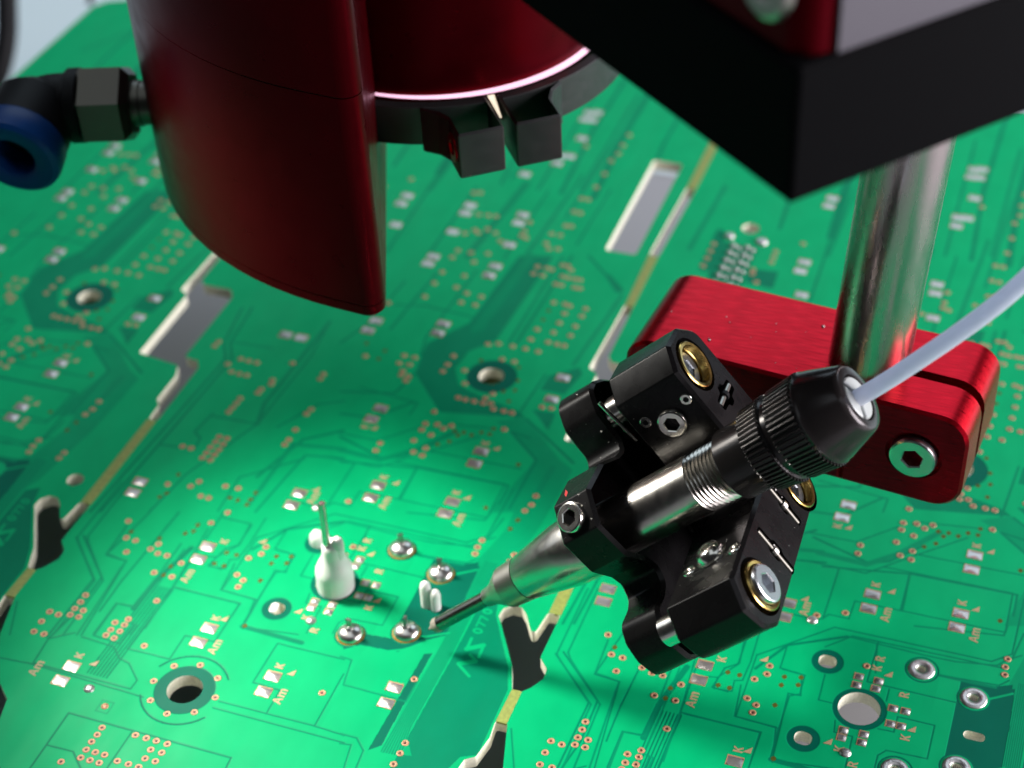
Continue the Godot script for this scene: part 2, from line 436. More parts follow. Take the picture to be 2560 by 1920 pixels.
func smooth_path(pts: Array, per := 8) -> Array:
	var out := []
	for i in pts.size() - 1:
		var a: Vector3 = pts[maxi(i - 1, 0)]
		var b: Vector3 = pts[i]
		var c: Vector3 = pts[i + 1]
		var d: Vector3 = pts[mini(i + 2, pts.size() - 1)]
		for j in per:
			out.append(b.cubic_interpolate(c, a, d, float(j) / per))
	out.append(pts[-1])
	return out


func tube(m: Shape, pts: Array, r: float, seg := 16, inner := 0.0, caps := true) -> void:
	var k := pts.size()
	var up := side((pts[1] - pts[0]).normalized())
	var rings := []
	for i in k:
		var t: Vector3 = (pts[mini(i + 1, k - 1)] - pts[maxi(i - 1, 0)]).normalized()
		up = (up - t * up.dot(t)).normalized()
		var w := t.cross(up)
		var ring := []
		for j in seg:
			ring.append(up * cos(TAU * j / seg) + w * sin(TAU * j / seg))
		rings.append(ring)
	for i in k - 1:
		for j in seg:
			var l := (j + 1) % seg
			m.quad(pts[i] + rings[i][j] * r, pts[i] + rings[i][l] * r, pts[i + 1] + rings[i + 1][l] * r, pts[i + 1] + rings[i + 1][j] * r, rings[i][j], rings[i][l], rings[i + 1][l], rings[i + 1][j])
	if caps:
		for e in [0, k - 1]:
			var t: Vector3 = (pts[0] - pts[1]).normalized() if e == 0 else (pts[k - 1] - pts[k - 2]).normalized()
			for j in seg:
				var l := (j + 1) % seg
				m.tri(pts[e] + t * (r * 0.15), pts[e] + rings[e][j] * r, pts[e] + rings[e][l] * r, t, t, t)


# A socket head: a turned head with a hexagonal pocket.
func socket(m: Shape, o: Vector3, axis: Vector3, r: float, h: float, hex: float, depth: float, bevel := 0.15, spin := 0.3, below := 0.0) -> void:
	axis = axis.normalized()
	lathe(m, o, axis, [Vector2(-below, r), Vector2(h - bevel, r), Vector2(h - bevel * 0.3, r - bevel * 0.3), Vector2(h, r - bevel)], 36)
	var e1 := side(axis)
	var e2 := axis.cross(e1).normalized()
	var pocket := PackedVector2Array()
	for j in 6:
		pocket.append(Vector2.from_angle(spin + TAU * j / 6.0) * hex)
	var rim := PackedVector2Array()
	for j in 6:
		rim.append(pocket[j] * 1.13)
	var t := tri_poly(circle(Vector2.ZERO, r - bevel, 36), [rim])
	for i in range(0, t.size(), 3):
		m.tri(put2(o, e1, e2, axis, t[i], h), put2(o, e1, e2, axis, t[i + 1], h), put2(o, e1, e2, axis, t[i + 2], h), axis, axis, axis)
	var drop := hex * 0.13
	for j in 6:
		var l := (j + 1) % 6
		var mid := (rim[j] + rim[l]).normalized()
		var nn := (axis - (e1 * mid.x + e2 * mid.y)).normalized()
		m.quad(put2(o, e1, e2, axis, rim[j], h), put2(o, e1, e2, axis, rim[l], h), put2(o, e1, e2, axis, pocket[l], h - drop), put2(o, e1, e2, axis, pocket[j], h - drop), nn, nn, nn, nn)
	well(m, o, e1, e2, axis, pocket, h - drop, depth)


# ---------------------------------------------------------------- nodes

func thing(called: String, label: String, category: String, at: Vector3, group := "") -> Node3D:
	var o := Node3D.new()
	o.name = called
	o.position = at * MM
	o.set_meta("label", label)
	o.set_meta("category", category)
	if group != "":
		o.set_meta("group", group)
	add_child(o, true)
	base = at
	return o


func mesh_of(m: Shape, from := Vector3.ZERO) -> ArrayMesh:
	var a := []
	a.resize(Mesh.ARRAY_MAX)
	var v := PackedVector3Array()
	v.resize(m.v.size())
	for i in m.v.size():
		v[i] = (m.v[i] - from) * MM
	a[Mesh.ARRAY_VERTEX] = v
	a[Mesh.ARRAY_NORMAL] = m.n
	a[Mesh.ARRAY_TEX_UV] = m.uv
	var mesh := ArrayMesh.new()
	mesh.add_surface_from_arrays(Mesh.PRIMITIVE_TRIANGLES, a)
	return mesh


func part(parent: Node3D, called: String, m: Shape, mat: Material, label := "") -> MeshInstance3D:
	var o := MeshInstance3D.new()
	o.name = called
	o.mesh = mesh_of(m, base)
	o.material_override = mat
	if label != "":
		o.set_meta("label", label)
	parent.add_child(o, true)
	return o


func placed(parent: Node3D, called: String, mesh: Mesh, mat: Material, at: Vector3, turn := 0.0) -> MeshInstance3D:
	var o := MeshInstance3D.new()
	o.name = called
	o.mesh = mesh
	o.material_override = mat
	o.position = (at - base) * MM
	o.rotation.y = turn
	parent.add_child(o, true)
	return o


func mat(called: String, linear: Color, rough: float, metal := 0.0, spec := 0.5) -> StandardMaterial3D:
	var m := StandardMaterial3D.new()
	m.resource_name = called
	m.albedo_color = linear.linear_to_srgb()
	m.roughness = rough
	m.metallic = metal
	m.metallic_specular = spec
	mats[called] = m
	return m


func noise_tex(seed_: int, freq: float, lo: float, hi: float, size := 256, octaves := 4) -> NoiseTexture2D:
	var f := FastNoiseLite.new()
	f.seed = seed_
	f.noise_type = FastNoiseLite.TYPE_SIMPLEX_SMOOTH
	f.frequency = freq
	f.fractal_octaves = octaves
	var ramp := Gradient.new()
	ramp.set_color(0, Color(lo, lo, lo))
	ramp.set_color(1, Color(hi, hi, hi))
	var t := NoiseTexture2D.new()
	t.noise = f
	t.width = size
	t.height = size
	t.seamless = true
	t.color_ramp = ramp
	t.generate_mipmaps = false
	return t


func triplanar(m: StandardMaterial3D, scale: Vector3) -> void:
	m.uv1_triplanar = true
	m.uv1_scale = scale


# ---------------------------------------------------------------- materials

func make_materials() -> void:
	var m: StandardMaterial3D
	var scuffs := noise_tex(3, 0.02, 0.55, 1.0)
	var fine := noise_tex(7, 0.06, 0.35, 0.65)
	m = mat("black_anodised", Color(0.006, 0.0056, 0.006), 0.36, 0.0, 0.30)
	m.roughness_texture = scuffs
	triplanar(m, Vector3.ONE * 60.0)
	m = mat("black_matte", Color(0.002, 0.002, 0.0025), 0.7, 0.0, 0.13)
	m = mat("ring_black", Color(0.020, 0.021, 0.022), 0.5, 0.0, 0.5)
	m.roughness_texture = scuffs
	triplanar(m, Vector3.ONE * 120.0)
	m = mat("black_plastic", Color(0.007, 0.007, 0.008), 0.5, 0.0, 0.25)
	m = mat("black_nut", Color(0.030, 0.026, 0.026), 0.27, 0.35, 0.5)
	m.roughness_texture = scuffs
	triplanar(m, Vector3.ONE * 90.0)
	m = mat("red_anodised", Color(0.60, 0.005, 0.019), 0.42, 1.0, 0.5)
	m.roughness_texture = scuffs
	m.heightmap_enabled = true
	m.heightmap_texture = fine
	m.heightmap_scale = 0.0009
	m.albedo_texture = noise_tex(41, 0.03, 0.8, 1.0)
	triplanar(m, Vector3(40.0, 420.0, 420.0))
	m = mat("red_barrel", Color(0.072, 0.0012, 0.004), 0.42, 0.7, 0.06)
	m.roughness_texture = scuffs
	triplanar(m, Vector3.ONE * 40.0)
	m = mat("steel", Color(0.60, 0.57, 0.52), 0.30, 1.0)
	m.roughness_texture = scuffs
	m.heightmap_enabled = true
	m.heightmap_texture = fine
	m.heightmap_scale = 0.0008
	triplanar(m, Vector3.ONE * 120.0)
	m = mat("bright_steel", Color(0.80, 0.77, 0.71), 0.24, 1.0)
	m.roughness_texture = noise_tex(11, 0.03, 0.6, 1.0)
	triplanar(m, Vector3.ONE * 120.0)
	m = mat("post_steel", Color(0.50, 0.43, 0.425), 0.34, 1.0)
	m.roughness_texture = scuffs
	triplanar(m, Vector3(140, 30, 140))
	m = mat("nickel", Color(0.42, 0.40, 0.36), 0.34, 1.0)
	m = mat("dull_nickel", Color(0.11, 0.105, 0.09), 0.38, 0.9)
	m = mat("brass", Color(0.62, 0.43, 0.13), 0.28, 1.0)
	m.roughness_texture = scuffs
	triplanar(m, Vector3.ONE * 200.0)
	m = mat("zinc_screw", Color(0.66, 0.69, 0.72), 0.25, 1.0)
	m = mat("solder", Color(0.52, 0.50, 0.49), 0.36, 0.85)
	m.heightmap_enabled = true
	m.heightmap_texture = noise_tex(5, 0.03, 0.2, 0.8)
	m.heightmap_scale = 0.004
	triplanar(m, Vector3.ONE * 250.0)
	m = mat("copper", Color(0.46, 0.24, 0.135), 0.5, 0.2)
	m = mat("letter_copper", Color(0.42, 0.30, 0.16), 0.55)
	m = mat("wet_solder", Color(0.78, 0.75, 0.70), 0.28, 1.0)
	m = mat("via_hole", Color(0.055, 0.008, 0.004), 0.6)
	m = mat("flux", Color(0.36, 0.16, 0.02), 0.15, 0.0, 0.6)
	m = mat("laminate_edge", Color(0.90, 0.90, 0.72), 0.5)
	m.albedo_texture = noise_tex(21, 0.05, 0.86, 1.0)
	triplanar(m, Vector3.ONE * 200.0)
	m = mat("laminate_groove", Color(0.30, 0.36, 0.075), 0.55)
	m.albedo_texture = noise_tex(22, 0.05, 0.82, 1.0)
	triplanar(m, Vector3.ONE * 120.0)
	m = mat("dull_olive", Color(0.20, 0.23, 0.10), 0.5)
	m = mat("white_plastic", Color(0.90, 0.89, 0.86), 0.36)
	m = mat("blue_plastic", Color(0.002, 0.035, 0.16), 0.42, 0.0, 0.3)
	m = mat("dust", Color(0.36, 0.35, 0.33), 0.7)
	m = mat("red_dust", Color(0.6, 0.02, 0.02), 0.6)
	m = mat("ceramic", Color(0.30, 0.26, 0.22), 0.5)
	m = mat("table", Color(0.33, 0.325, 0.34), 0.6, 0.0, 0.3)
	m = mat("white_backdrop", Color(0.62, 0.72, 0.74), 0.8, 0.0, 0.2)  # lighter tone for the backdrop added over the table
	m = mat("aluminium", Color(0.46, 0.48, 0.47), 0.45, 0.6)
	m = mat("dark_backing", Color(0.20, 0.26, 0.30), 0.6)  # dark tone for the bar added behind the slots
	m = mat("sheen_layer", Color(0.09, 0.085, 0.10), 0.5, 0.6)  # reflection put into the colour of the carriage's side layer
	m = mat("dark_steel", Color(0.30, 0.29, 0.26), 0.30, 1.0)
	m.roughness_texture = scuffs
	triplanar(m, Vector3.ONE * 150.0)
	m = mat("ptfe", Color(0.93, 0.95, 1.0), 0.25)
	m.backlight_enabled = true
	m.backlight = Color(0.9, 0.93, 1.0)
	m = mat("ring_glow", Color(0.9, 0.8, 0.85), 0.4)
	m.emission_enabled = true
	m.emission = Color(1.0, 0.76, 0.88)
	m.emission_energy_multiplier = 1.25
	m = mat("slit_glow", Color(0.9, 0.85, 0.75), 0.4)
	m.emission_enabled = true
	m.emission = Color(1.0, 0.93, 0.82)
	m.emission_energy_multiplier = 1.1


# ---------------------------------------------------------------- the board

const TW := 1024
const TH := 2048
var ink := PackedFloat32Array()      # 0 mask over copper, 1 mask over bare laminate


func px_of(x: float, z: float) -> Vector2:
	return Vector2(x / CELL * TW, (z - TEX_Z0) / (TEX_Z1 - TEX_Z0) * TH)


func stroke(x0: float, z0: float, x1: float, z1: float, width: float, value: float, soft := 1.0) -> void:
	var sx := TW / CELL
	var sz := TH / (TEX_Z1 - TEX_Z0)
	var a := px_of(minf(x0, x1) - width, minf(z0, z1) - width)
	var b := px_of(maxf(x0, x1) + width, maxf(z0, z1) + width)
	var p := Vector2(x0, z0)
	var d := Vector2(x1 - x0, z1 - z0)
	var dd := maxf(d.length_squared(), 1e-6)
	for j in range(maxi(0, int(a.y)), mini(TH - 1, int(b.y)) + 1):
		for i in range(int(floor(a.x)), int(b.x) + 1):
			var q := Vector2(i / sx, j / sz + TEX_Z0) - p
			var t := clampf(q.dot(d) / dd, 0.0, 1.0)
			var cover := clampf((width / 2.0 - (q - d * t).length()) * 14.0 / soft + 0.5, 0.0, 1.0)
			if cover > 0.0:
				var at := j * TW + posmod(i, TW)
				ink[at] = lerpf(ink[at], value, cover)


func strokes(pts: Array, width: float, value: float, soft := 1.0) -> void:
	for i in range(0, pts.size() - 2, 2):
		stroke(pts[i], pts[i + 1], pts[i + 2], pts[i + 3], width, value, soft)


func area(flat: Array, value: float) -> void:
	var poly := PackedVector2Array()
	for i in range(0, flat.size(), 2):
		poly.append(px_of(flat[i], flat[i + 1]))
	var lo := TH * 1.0
	var hi := 0.0
	for p in poly:
		lo = minf(lo, p.y); hi = maxf(hi, p.y)
	for j in range(maxi(0, int(lo)), mini(TH - 1, int(hi)) + 1):
		var xs := []
		for k in poly.size():
			var p := poly[k]
			var q := poly[(k + 1) % poly.size()]
			if (p.y <= j) != (q.y <= j):
				xs.append(p.x + (j - p.y) / (q.y - p.y) * (q.x - p.x))
		xs.sort()
		for k in range(0, xs.size() - 1, 2):
			for i in range(int(xs[k]), int(xs[k + 1])):
				var at := j * TW + posmod(i, TW)
				ink[at] = maxf(ink[at], value) if value >= 0.0 else 0.18


func disc(x: float, z: float, r: float, value: float) -> void:
	stroke(x, z, x + 0.001, z, r * 2.0, value)


func board_material() -> StandardMaterial3D:
	ink.resize(TW * TH)
	ink.fill(0.0)
	# the dark ground where the copper is left out
	for b in BARE:
		area(b[1], 0.92 if b[0] > 0.96 else (0.62 if b[0] > 0.9 else b[0] * 0.72))
	area([-43.7, -41.6, -42.7, -41.5, -42.0, -38.5, -41.8, -31.0, -43.8, -31.3], 0.55)
	area([-37.0, -33.3, -33.0, -33.8, -32.8, -29.7, -36.8, -30.1], 0.65)
	area([-42.0, -38.6, -37.0, -38.6, -37.0, -29.0, -42.0, -29.0], 0.5)
	# light ribbons of fine traces beside the dark ground
	area([7.9, 31.0, 9.6, 30.4, 9.5, 45.0, 9.2, 57.5, 10.6, 59.6, 7.4, 60.2, 7.3, 53.0, 7.8, 45.0], -1.0)
	for k in 8:
		strokes([7.95 + k * 0.21, 31.0, 7.9 + k * 0.21, 46.0, 7.5 + k * 0.21, 56.0, 7.3 + k * 0.3, 60.0], 0.1, 0.62)
	for k in 7:
		strokes([-27.0 + k * 0.4, 46.0, -27.6 + k * 0.4, 60.0], 0.15, 0.8)
	# far bands that run along the boards
	for b in [[-28.0, 1.4, 0.5], [-24.6, 0.5, 0.6], [-8.5, 0.6, 0.5], [-3.5, 1.0, 0.45], [3.2, 0.5, 0.5], [-18.0, 0.4, 0.5], [-35.5, 0.5, 0.5]]:
		strokes([b[0], -100.0, b[0] - 0.6, -62.0, b[0] + 0.3, -44.0], b[1], b[2], 3.0)
	for g in GAPS_A:
		strokes(g[1], g[0] * 0.85, 0.62)
	for g in GAPS_B:
		strokes(g[1], g[0] * 0.9, 0.52 if g[0] < 0.45 else 0.36, 1.4 if g[0] < 0.45 else 3.0)
	# copper-free rings round the holes and the keep-out outlines
	for h in [[-16.2, 58.9, 3.35], [-3.1, -0.7, 3.3], [-7.2, 39.5, 2.8]]:
		disc(h[0], h[1], h[2], 0.95)
	for h in [[-11.7, 34.1, 1.7], [-11.9, 45.1, 1.7]]:
		disc(h[0], h[1], h[2], 0.95)
	for h in [[-2.0, 32.2, 1.62], [3.8, 34.5, 1.62], [3.5, 44.0, 1.62], [-2.3, 46.2, 1.62]]:
		disc(h[0], h[1], h[2] + 0.18, 0.9)
		disc(h[0], h[1], h[2], 0.05)
	for k in 40:
		var a0 := TAU * k / 40.0
		var a1 := TAU * (k + 1) / 40.0
		if k > 3 and k < 17 or k > 22 and k < 36:
			stroke(-16.2 + 4.75 * cos(a0), 58.9 + 4.75 * sin(a0), -16.2 + 4.75 * cos(a1), 58.9 + 4.75 * sin(a1), 0.22, 0.85)
	strokes([-24.0, 62.9, -22.6, 62.9, -22.6, 64.4, -24.0, 64.4, -24.0, 62.9], 0.2, 0.3)
	# thin light traces that leave the plated holes
	strokes([-1.9, 47.4, 0.2, 47.9, 2.4, 47.2, 4.1, 46.4, 7.6, 43.6], 0.28, 0.0)
	strokes([3.5, 44.0, 5.6, 44.0, 8.0, 42.6], 0.28, 0.0)
	strokes([3.8, 34.5, 5.4, 34.0, 7.5, 32.6], 0.28, 0.0)
	# printed mark and number beside the routed slot
	strokes([10.67, 42.59, 10.71, 44.11, 12.3, 43.07, 12.37, 44.92], 0.34, 0.0)
	strokes([11.37, 44.89, 12.28, 45.53, 10.59, 46.48, 12.35, 47.75], 0.34, 0.0)
	strokes([10.7, 44.2, 12.25, 43.15], 0.6, 0.0)
	strokes([12.2, 45.6, 10.7, 46.4], 0.6, 0.0)
	for z in [41.36, 38.3]:
		for k in 12:
			stroke(10.91 + 0.46 * cos(TAU * k / 12), z + 0.3 * sin(TAU * k / 12), 10.91 + 0.46 * cos(TAU * (k + 1) / 12), z + 0.3 * sin(TAU * (k + 1) / 12), 0.24, 0.0)
	for z in [40.4, 39.5]:
		strokes([10.5, z + 0.33, 10.5, z - 0.33, 11.4, z - 0.02], 0.2, 0.0)
	var blot := FastNoiseLite.new()
	blot.seed = 5
	blot.frequency = 0.012
	blot.fractal_octaves = 3
	var dots := PackedByteArray()
	dots.resize(TW * TH)
	for i in range(0, DOTS.size(), 2):
		var c := px_of(DOTS[i], DOTS[i + 1])
		for dy in range(-4, 5):
			for dx in range(-5, 6):
				if Vector2(dx / 4.6, dy / 3.3).length() < 1.0:
					dots[clampi(int(c.y) + dy, 0, TH - 1) * TW + posmod(int(c.x) + dx, TW)] = 1
	var rgb := PackedByteArray()
	rgb.resize(TW * TH * 3)
	var tall := PackedByteArray()
	tall.resize(TW * TH)
	for j in TH:
		for i in TW:
			var at := j * TW + i
			var k := ink[at]
			var g := 1.0 + 0.035 * blot.get_noise_2d(i, j)
			var r_ := lerpf(3.0, 1.0, k)
			var g_ := lerpf(163.0, 92.0, k)
			var b_ := lerpf(103.0, 74.0, k)
			if dots[at] == 1:
				r_ = 84.0; g_ = 84.0; b_ = 34.0
			rgb[at * 3] = int(clampf(r_ * g, 0, 255))
			rgb[at * 3 + 1] = int(clampf(g_ * g, 0, 255))
			rgb[at * 3 + 2] = int(clampf(b_ * g, 0, 255))
			tall[at] = int(230.0 - 200.0 * k)
	var m := StandardMaterial3D.new()
	m.resource_name = "solder_mask"
	m.albedo_texture = ImageTexture.create_from_image(Image.create_from_data(TW, TH, false, Image.FORMAT_RGB8, rgb))
	m.heightmap_enabled = true
	m.heightmap_texture = ImageTexture.create_from_image(Image.create_from_data(TW, TH, false, Image.FORMAT_R8, tall))
	m.heightmap_scale = 0.0035
	m.roughness = 0.52
	m.roughness_texture = noise_tex(31, 0.02, 0.72, 1.0, 512, 5)
	m.metallic_specular = 0.17
	return m


func outline_of(flat: Array, dx := 0.0) -> PackedVector2Array:
	var p := PackedVector2Array()
	for i in range(0, flat.size(), 2):
		p.append(Vector2(flat[i] + dx, flat[i + 1]))
	return p


func in_view(at: Vector3, margin := 0.06) -> bool:
	var b := Basis.from_euler(TURN * PI / 180.0)
	var q := b.inverse() * (at - EYE)
	if q.z > -1.0:
		return false
	var ty := tan(deg_to_rad(12.38))
	return absf(q.x / -q.z) < ty * 4.0 / 3.0 + margin and absf(q.y / -q.z) < ty + margin


func make_board() -> void:
	var o := thing("circuit_board_panel", "green printed circuit board panel with copper vias, solder pads and routed slots", "circuit board", Vector3.ZERO)
	var green := board_material()
	var panel := PackedVector2Array([Vector2(-108, -78), Vector2(-106.5, -80.5), Vector2(-101, -83), Vector2(-88, -86), Vector2(118, -86), Vector2(118, 89), Vector2(-108, 89)])
	var cuts := []
	for dx in [-CELL, 0.0, CELL]:
		cuts.append(rounded(outline_of([2.5, -56.6, 7.0, -56.6, 7.0, -32.0, 2.5, -32.0], dx), 0.5, 3))
		cuts.append(rounded(outline_of([9.3, -50.6, 10.7, -50.6, 10.2, -32.5, 8.8, -32.5], dx), 0.4, 2))
		cuts.append(rounded(outline_of([9.0, -20.3, 10.2, -20.3, 10.2, -9.0, 11.0, -8.0, 15.3, -8.0, 16.3, -6.5, 16.2, 7.4, 18.3, 7.6, 19.1, 9.0, 19.1, 20.2, 17.9, 20.2, 17.8, 17.4, 17.0, 16.3, 17.0, 11.2, 16.2, 9.2, 9.9, 8.4, 9.9, -5.1, 8.5, -6.1], dx), 0.45, 3))
		cuts.append(rounded(outline_of([12.4, 38.6, 12.5, 37.4, 13.3, 36.6, 14.4, 36.6, 15.2, 37.4, 17.0, 40.4, 17.5, 36.5, 18.9, 36.4, 18.8, 43.0, 20.0, 44.3, 20.1, 45.7, 19.3, 47.2, 18.5, 48.1, 17.4, 48.1, 16.3, 45.0], dx), 0.35, 3))
		cuts.append(rounded(outline_of([17.2, 52.6, 18.5, 52.6, 20.0, 58.0, 20.9, 59.6, 24.0, 64.3, 26.0, 66.0, 27.5, 71.0, 22.0, 74.0, 12.5, 73.0, 13.6, 66.0, 15.7, 59.6, 15.9, 58.4, 16.9, 57.7, 17.4, 54.9], dx), 0.3, 2))
		cuts.append(circle(Vector2(-16.2 + dx, 58.9), 1.95))
		cuts.append(circle(Vector2(-3.1 + dx, -0.7), 1.65))
		cuts.append(circle(Vector2(14.8 + dx, 33.1), 1.05, 20))
		cuts.append(circle(Vector2(-39.1 + dx, -42.9), 1.25, 20))
		cuts.append(circle(Vector2(-7.2 + dx, 39.5), 2.2))
		cuts.append(rounded(outline_of([-12.7, 33.2, -10.7, 33.3, -10.75, 35.0, -12.5, 35.0], dx), 0.7, 4))
		cuts.append(rounded(outline_of([-12.9, 44.2, -10.95, 44.3, -11.0, 46.0, -12.7, 45.9], dx), 0.7, 4))
		cuts.append(rounded(outline_of([3.5, 38.95, 5.7, 38.95, 5.7, 40.05, 3.5, 40.05], dx), 0.5, 4))
		for h in [[-2.0, 32.2], [3.8, 34.5], [3.5, 44.0], [-2.3, 46.2]]:
			cuts.append(circle(Vector2(h[0] + dx, h[1]), 0.5, 14))
	var top := Shape.new()
	var low := Shape.new()
	var rim := Shape.new()
	var t := tri_poly(panel, cuts)
	for i in range(0, t.size(), 3):
		var p := []
		var q := []
		var u := []
		for j in 3:
			p.append(Vector3(t[i + j].x, 0, t[i + j].y))
			q.append(Vector3(t[i + j].x, -1.6, t[i + j].y))
			u.append(Vector2(t[i + j].x / CELL, (t[i + j].y - TEX_Z0) / (TEX_Z1 - TEX_Z0)))
		top.tri(p[0], p[1], p[2], Vector3.UP, Vector3.UP, Vector3.UP, u[0], u[1], u[2])
		low.tri(q[0], q[1], q[2], Vector3.DOWN, Vector3.DOWN, Vector3.DOWN)
	for c in cuts:
		well(rim, Vector3.ZERO, Vector3.RIGHT, Vector3.BACK, Vector3.UP, c, 0.0, 1.6, false)
	var pp := ccw(panel.duplicate())
	for i in pp.size():
		var a := pp[i]
		var b := pp[(i + 1) % pp.size()]
		var d := (b - a).normalized()
		var nn := Vector3(d.y, 0, -d.x)
		rim.quad(Vector3(a.x, 0, a.y), Vector3(b.x, 0, b.y), Vector3(b.x, -1.6, b.y), Vector3(a.x, -1.6, a.y), nn, nn, nn, nn)
	part(o, "solder_mask_face", top, green)
	part(o, "underside", low, mats.laminate_groove)
	part(o, "routed_edge", rim, mats.laminate_edge, "pale bare laminate edges of the slots and holes")
	# score grooves that bare the laminate between the boards
	for dx in [-CELL, 0.0, CELL]:
		for g in [[17.75, 19.0, 20.25, 17.55, 18.95, 36.45], [17.4, 18.5, 48.1, 17.25, 18.45, 52.7], [8.8, 10.15, -32.55, 9.0, 10.2, -20.25], [9.4, 10.8, -86.0, 9.3, 10.7, -50.55]]:
			var s := Shape.new()
			var p := outline_of([g[0], g[2], g[1], g[2], g[4], g[5], g[3], g[5]], dx)
			if not in_view(Vector3(p[0].x, 0, p[0].y), 0.2) and not in_view(Vector3(p[2].x, 0, p[2].y), 0.2):
				continue
			prism(s, Vector3.ZERO, Vector3.RIGHT, Vector3.BACK, Vector3.UP, p, -0.3, 0.02)
			part(o, "score_groove", s, mats.laminate_groove)
	# plated rings, pads and vias
	var ring := Shape.new()
	lathe(ring, Vector3.ZERO, Vector3.UP, [Vector2(0.0, 1.42), Vector2(0.05, 1.4), Vector2(0.16, 1.2), Vector2(0.17, 0.95), Vector2(0.1, 0.62), Vector2(-0.05, 0.5), Vector2(-1.6, 0.48)], 28, 60)
	var ring_mesh := mesh_of(ring)
	var via := Shape.new()
	lathe(via, Vector3.ZERO, Vector3.UP, [Vector2(0.0, 0.405), Vector2(0.04, 0.385), Vector2(0.05, 0.29), Vector2(0.03, 0.18), Vector2(0.012, 0.16)], 12, 80)
	var via_mesh := mesh_of(via)
	var hole := Shape.new()
	for j in 8:
		hole.tri(Vector3(0, 0.015, 0), Vector3(cos(TAU * j / 8), 0, sin(TAU * j / 8)) * 0.185 + Vector3(0, 0.015, 0), Vector3(cos(TAU * (j + 1) / 8), 0, sin(TAU * (j + 1) / 8)) * 0.185 + Vector3(0, 0.015, 0), Vector3.UP, Vector3.UP, Vector3.UP)
	var hole_mesh := mesh_of(hole)
	var pads := []
	for k in 4:
		pads.append(mesh_of(pillow(1.6, 1.16, 0.07 + 0.015 * k, 0.2 * k)))
	var small_pads := []
	for k in 3:
		small_pads.append(mesh_of(pillow(0.86, 0.8, 0.1 + 0.03 * k, 0.3 * k)))
	var foot := mesh_of(slab(1.74, 1.34, 0.03))
	var small_foot := mesh_of(slab(1.0, 0.92, 0.03))
	var spots := []
	for dx in [-CELL, 0.0, CELL]:
		for i in range(0, VIAS.size(), 2):
			var at := Vector3(VIAS[i] + dx, 0, VIAS[i + 1])
			if in_view(at) and at.x < 100 and at.x > -107 and at.z > -84:
				spots.append(at)
	spots.sort_custom(func(a, b): return a.distance_squared_to(EYE) < b.distance_squared_to(EYE))
	var shown := mini(spots.size(), 290)
	for i in shown:
		var v := placed(o, "via", via_mesh, mats.copper, spots[i])
		var h := MeshInstance3D.new()
		h.name = "via_hole"
		h.mesh = hole_mesh
		h.material_override = mats.via_hole
		v.add_child(h, true)
	if spots.size() > shown:
		var mm := MultiMesh.new()
		mm.transform_format = MultiMesh.TRANSFORM_3D
		mm.mesh = via_mesh
		mm.instance_count = spots.size() - shown
		for i in mm.instance_count:
			mm.set_instance_transform(i, Transform3D(Basis(), spots[shown + i] * MM))
		var mi := MultiMeshInstance3D.new()
		mi.name = "distant_vias"
		mi.multimesh = mm
		mi.material_override = mats.copper
		mi.set_meta("kind", "stuff")
		o.add_child(mi, true)
	var n_pad := 0
	for dx in [-CELL, 0.0, CELL]:
		for i in range(0, PADS.size(), 2):
			var at := Vector3(PADS[i] + dx, 0, PADS[i + 1])
			if in_view(at) and at.x > -107:
				n_pad += 1
				var f := placed(o, "solder_pad", foot, mats.copper, at)
				var s := MeshInstance3D.new()
				s.name = "solder"
				s.mesh = pads[n_pad % 4]
				s.material_override = mats.solder
				s.position = Vector3(0.03, 0, 0.06 if i % 4 == 2 else 0.0) * MM
				f.add_child(s, true)
		for i in range(0, SMALL_PADS.size(), 2):
			var at := Vector3(SMALL_PADS[i] + dx, 0, SMALL_PADS[i + 1])
			if in_view(at):
				n_pad += 1
				var f := placed(o, "small_solder_pad", small_foot, mats.copper, at)
				var s := MeshInstance3D.new()
				s.name = "solder"
				s.mesh = small_pads[n_pad % 3]
				s.material_override = mats.solder
				s.position = Vector3(0.06, 0, 0.03) * MM
				f.add_child(s, true)
		for h in [[-2.0, 32.2], [3.8, 34.5], [3.5, 44.0], [-2.3, 46.2]]:
			var at := Vector3(h[0] + dx, 0, h[1])
			if in_view(at) and dx > 0.0:
				placed(o, "plated_hole", ring_mesh, mats.solder, at)
	# round test points
	var blob := Shape.new()
	lathe(blob, Vector3.ZERO, Vector3.UP, [Vector2(0.0, 0.6), Vector2(0.14, 0.5), Vector2(0.24, 0.25), Vector2(0.26, 0.0)], 16, 80)
	var blob_mesh := mesh_of(blob)
	for c in [[-7.4, 45.6], [-26.2, 62.0], [-14.5, 28.7]]:
		for dx in [-CELL, 0.0, CELL]:
			var at := Vector3(c[0] + dx, 0, c[1])
			if in_view(at):
				placed(o, "test_point", blob_mesh, mats.solder, at)
	var fiducial := Shape.new()
	lathe(fiducial, Vector3.ZERO, Vector3.UP, [Vector2(0.0, 0.42), Vector2(0.05, 0.4), Vector2(0.06, 0.0)], 16, 80)
	placed(o, "fiducial", mesh_of(fiducial), mats.copper, Vector3(-23.3 - 0.0, 0, 63.65))
	# the connector's rings beyond the red block
	var pin_ring := Shape.new()
	lathe(pin_ring, Vector3.ZERO, Vector3.UP, [Vector2(0.0, 0.45), Vector2(0.15, 0.44), Vector2(0.3, 0.34), Vector2(0.4, 0.18), Vector2(0.43, 0.0)], 14, 80)
	var pin_ring_mesh := mesh_of(pin_ring)
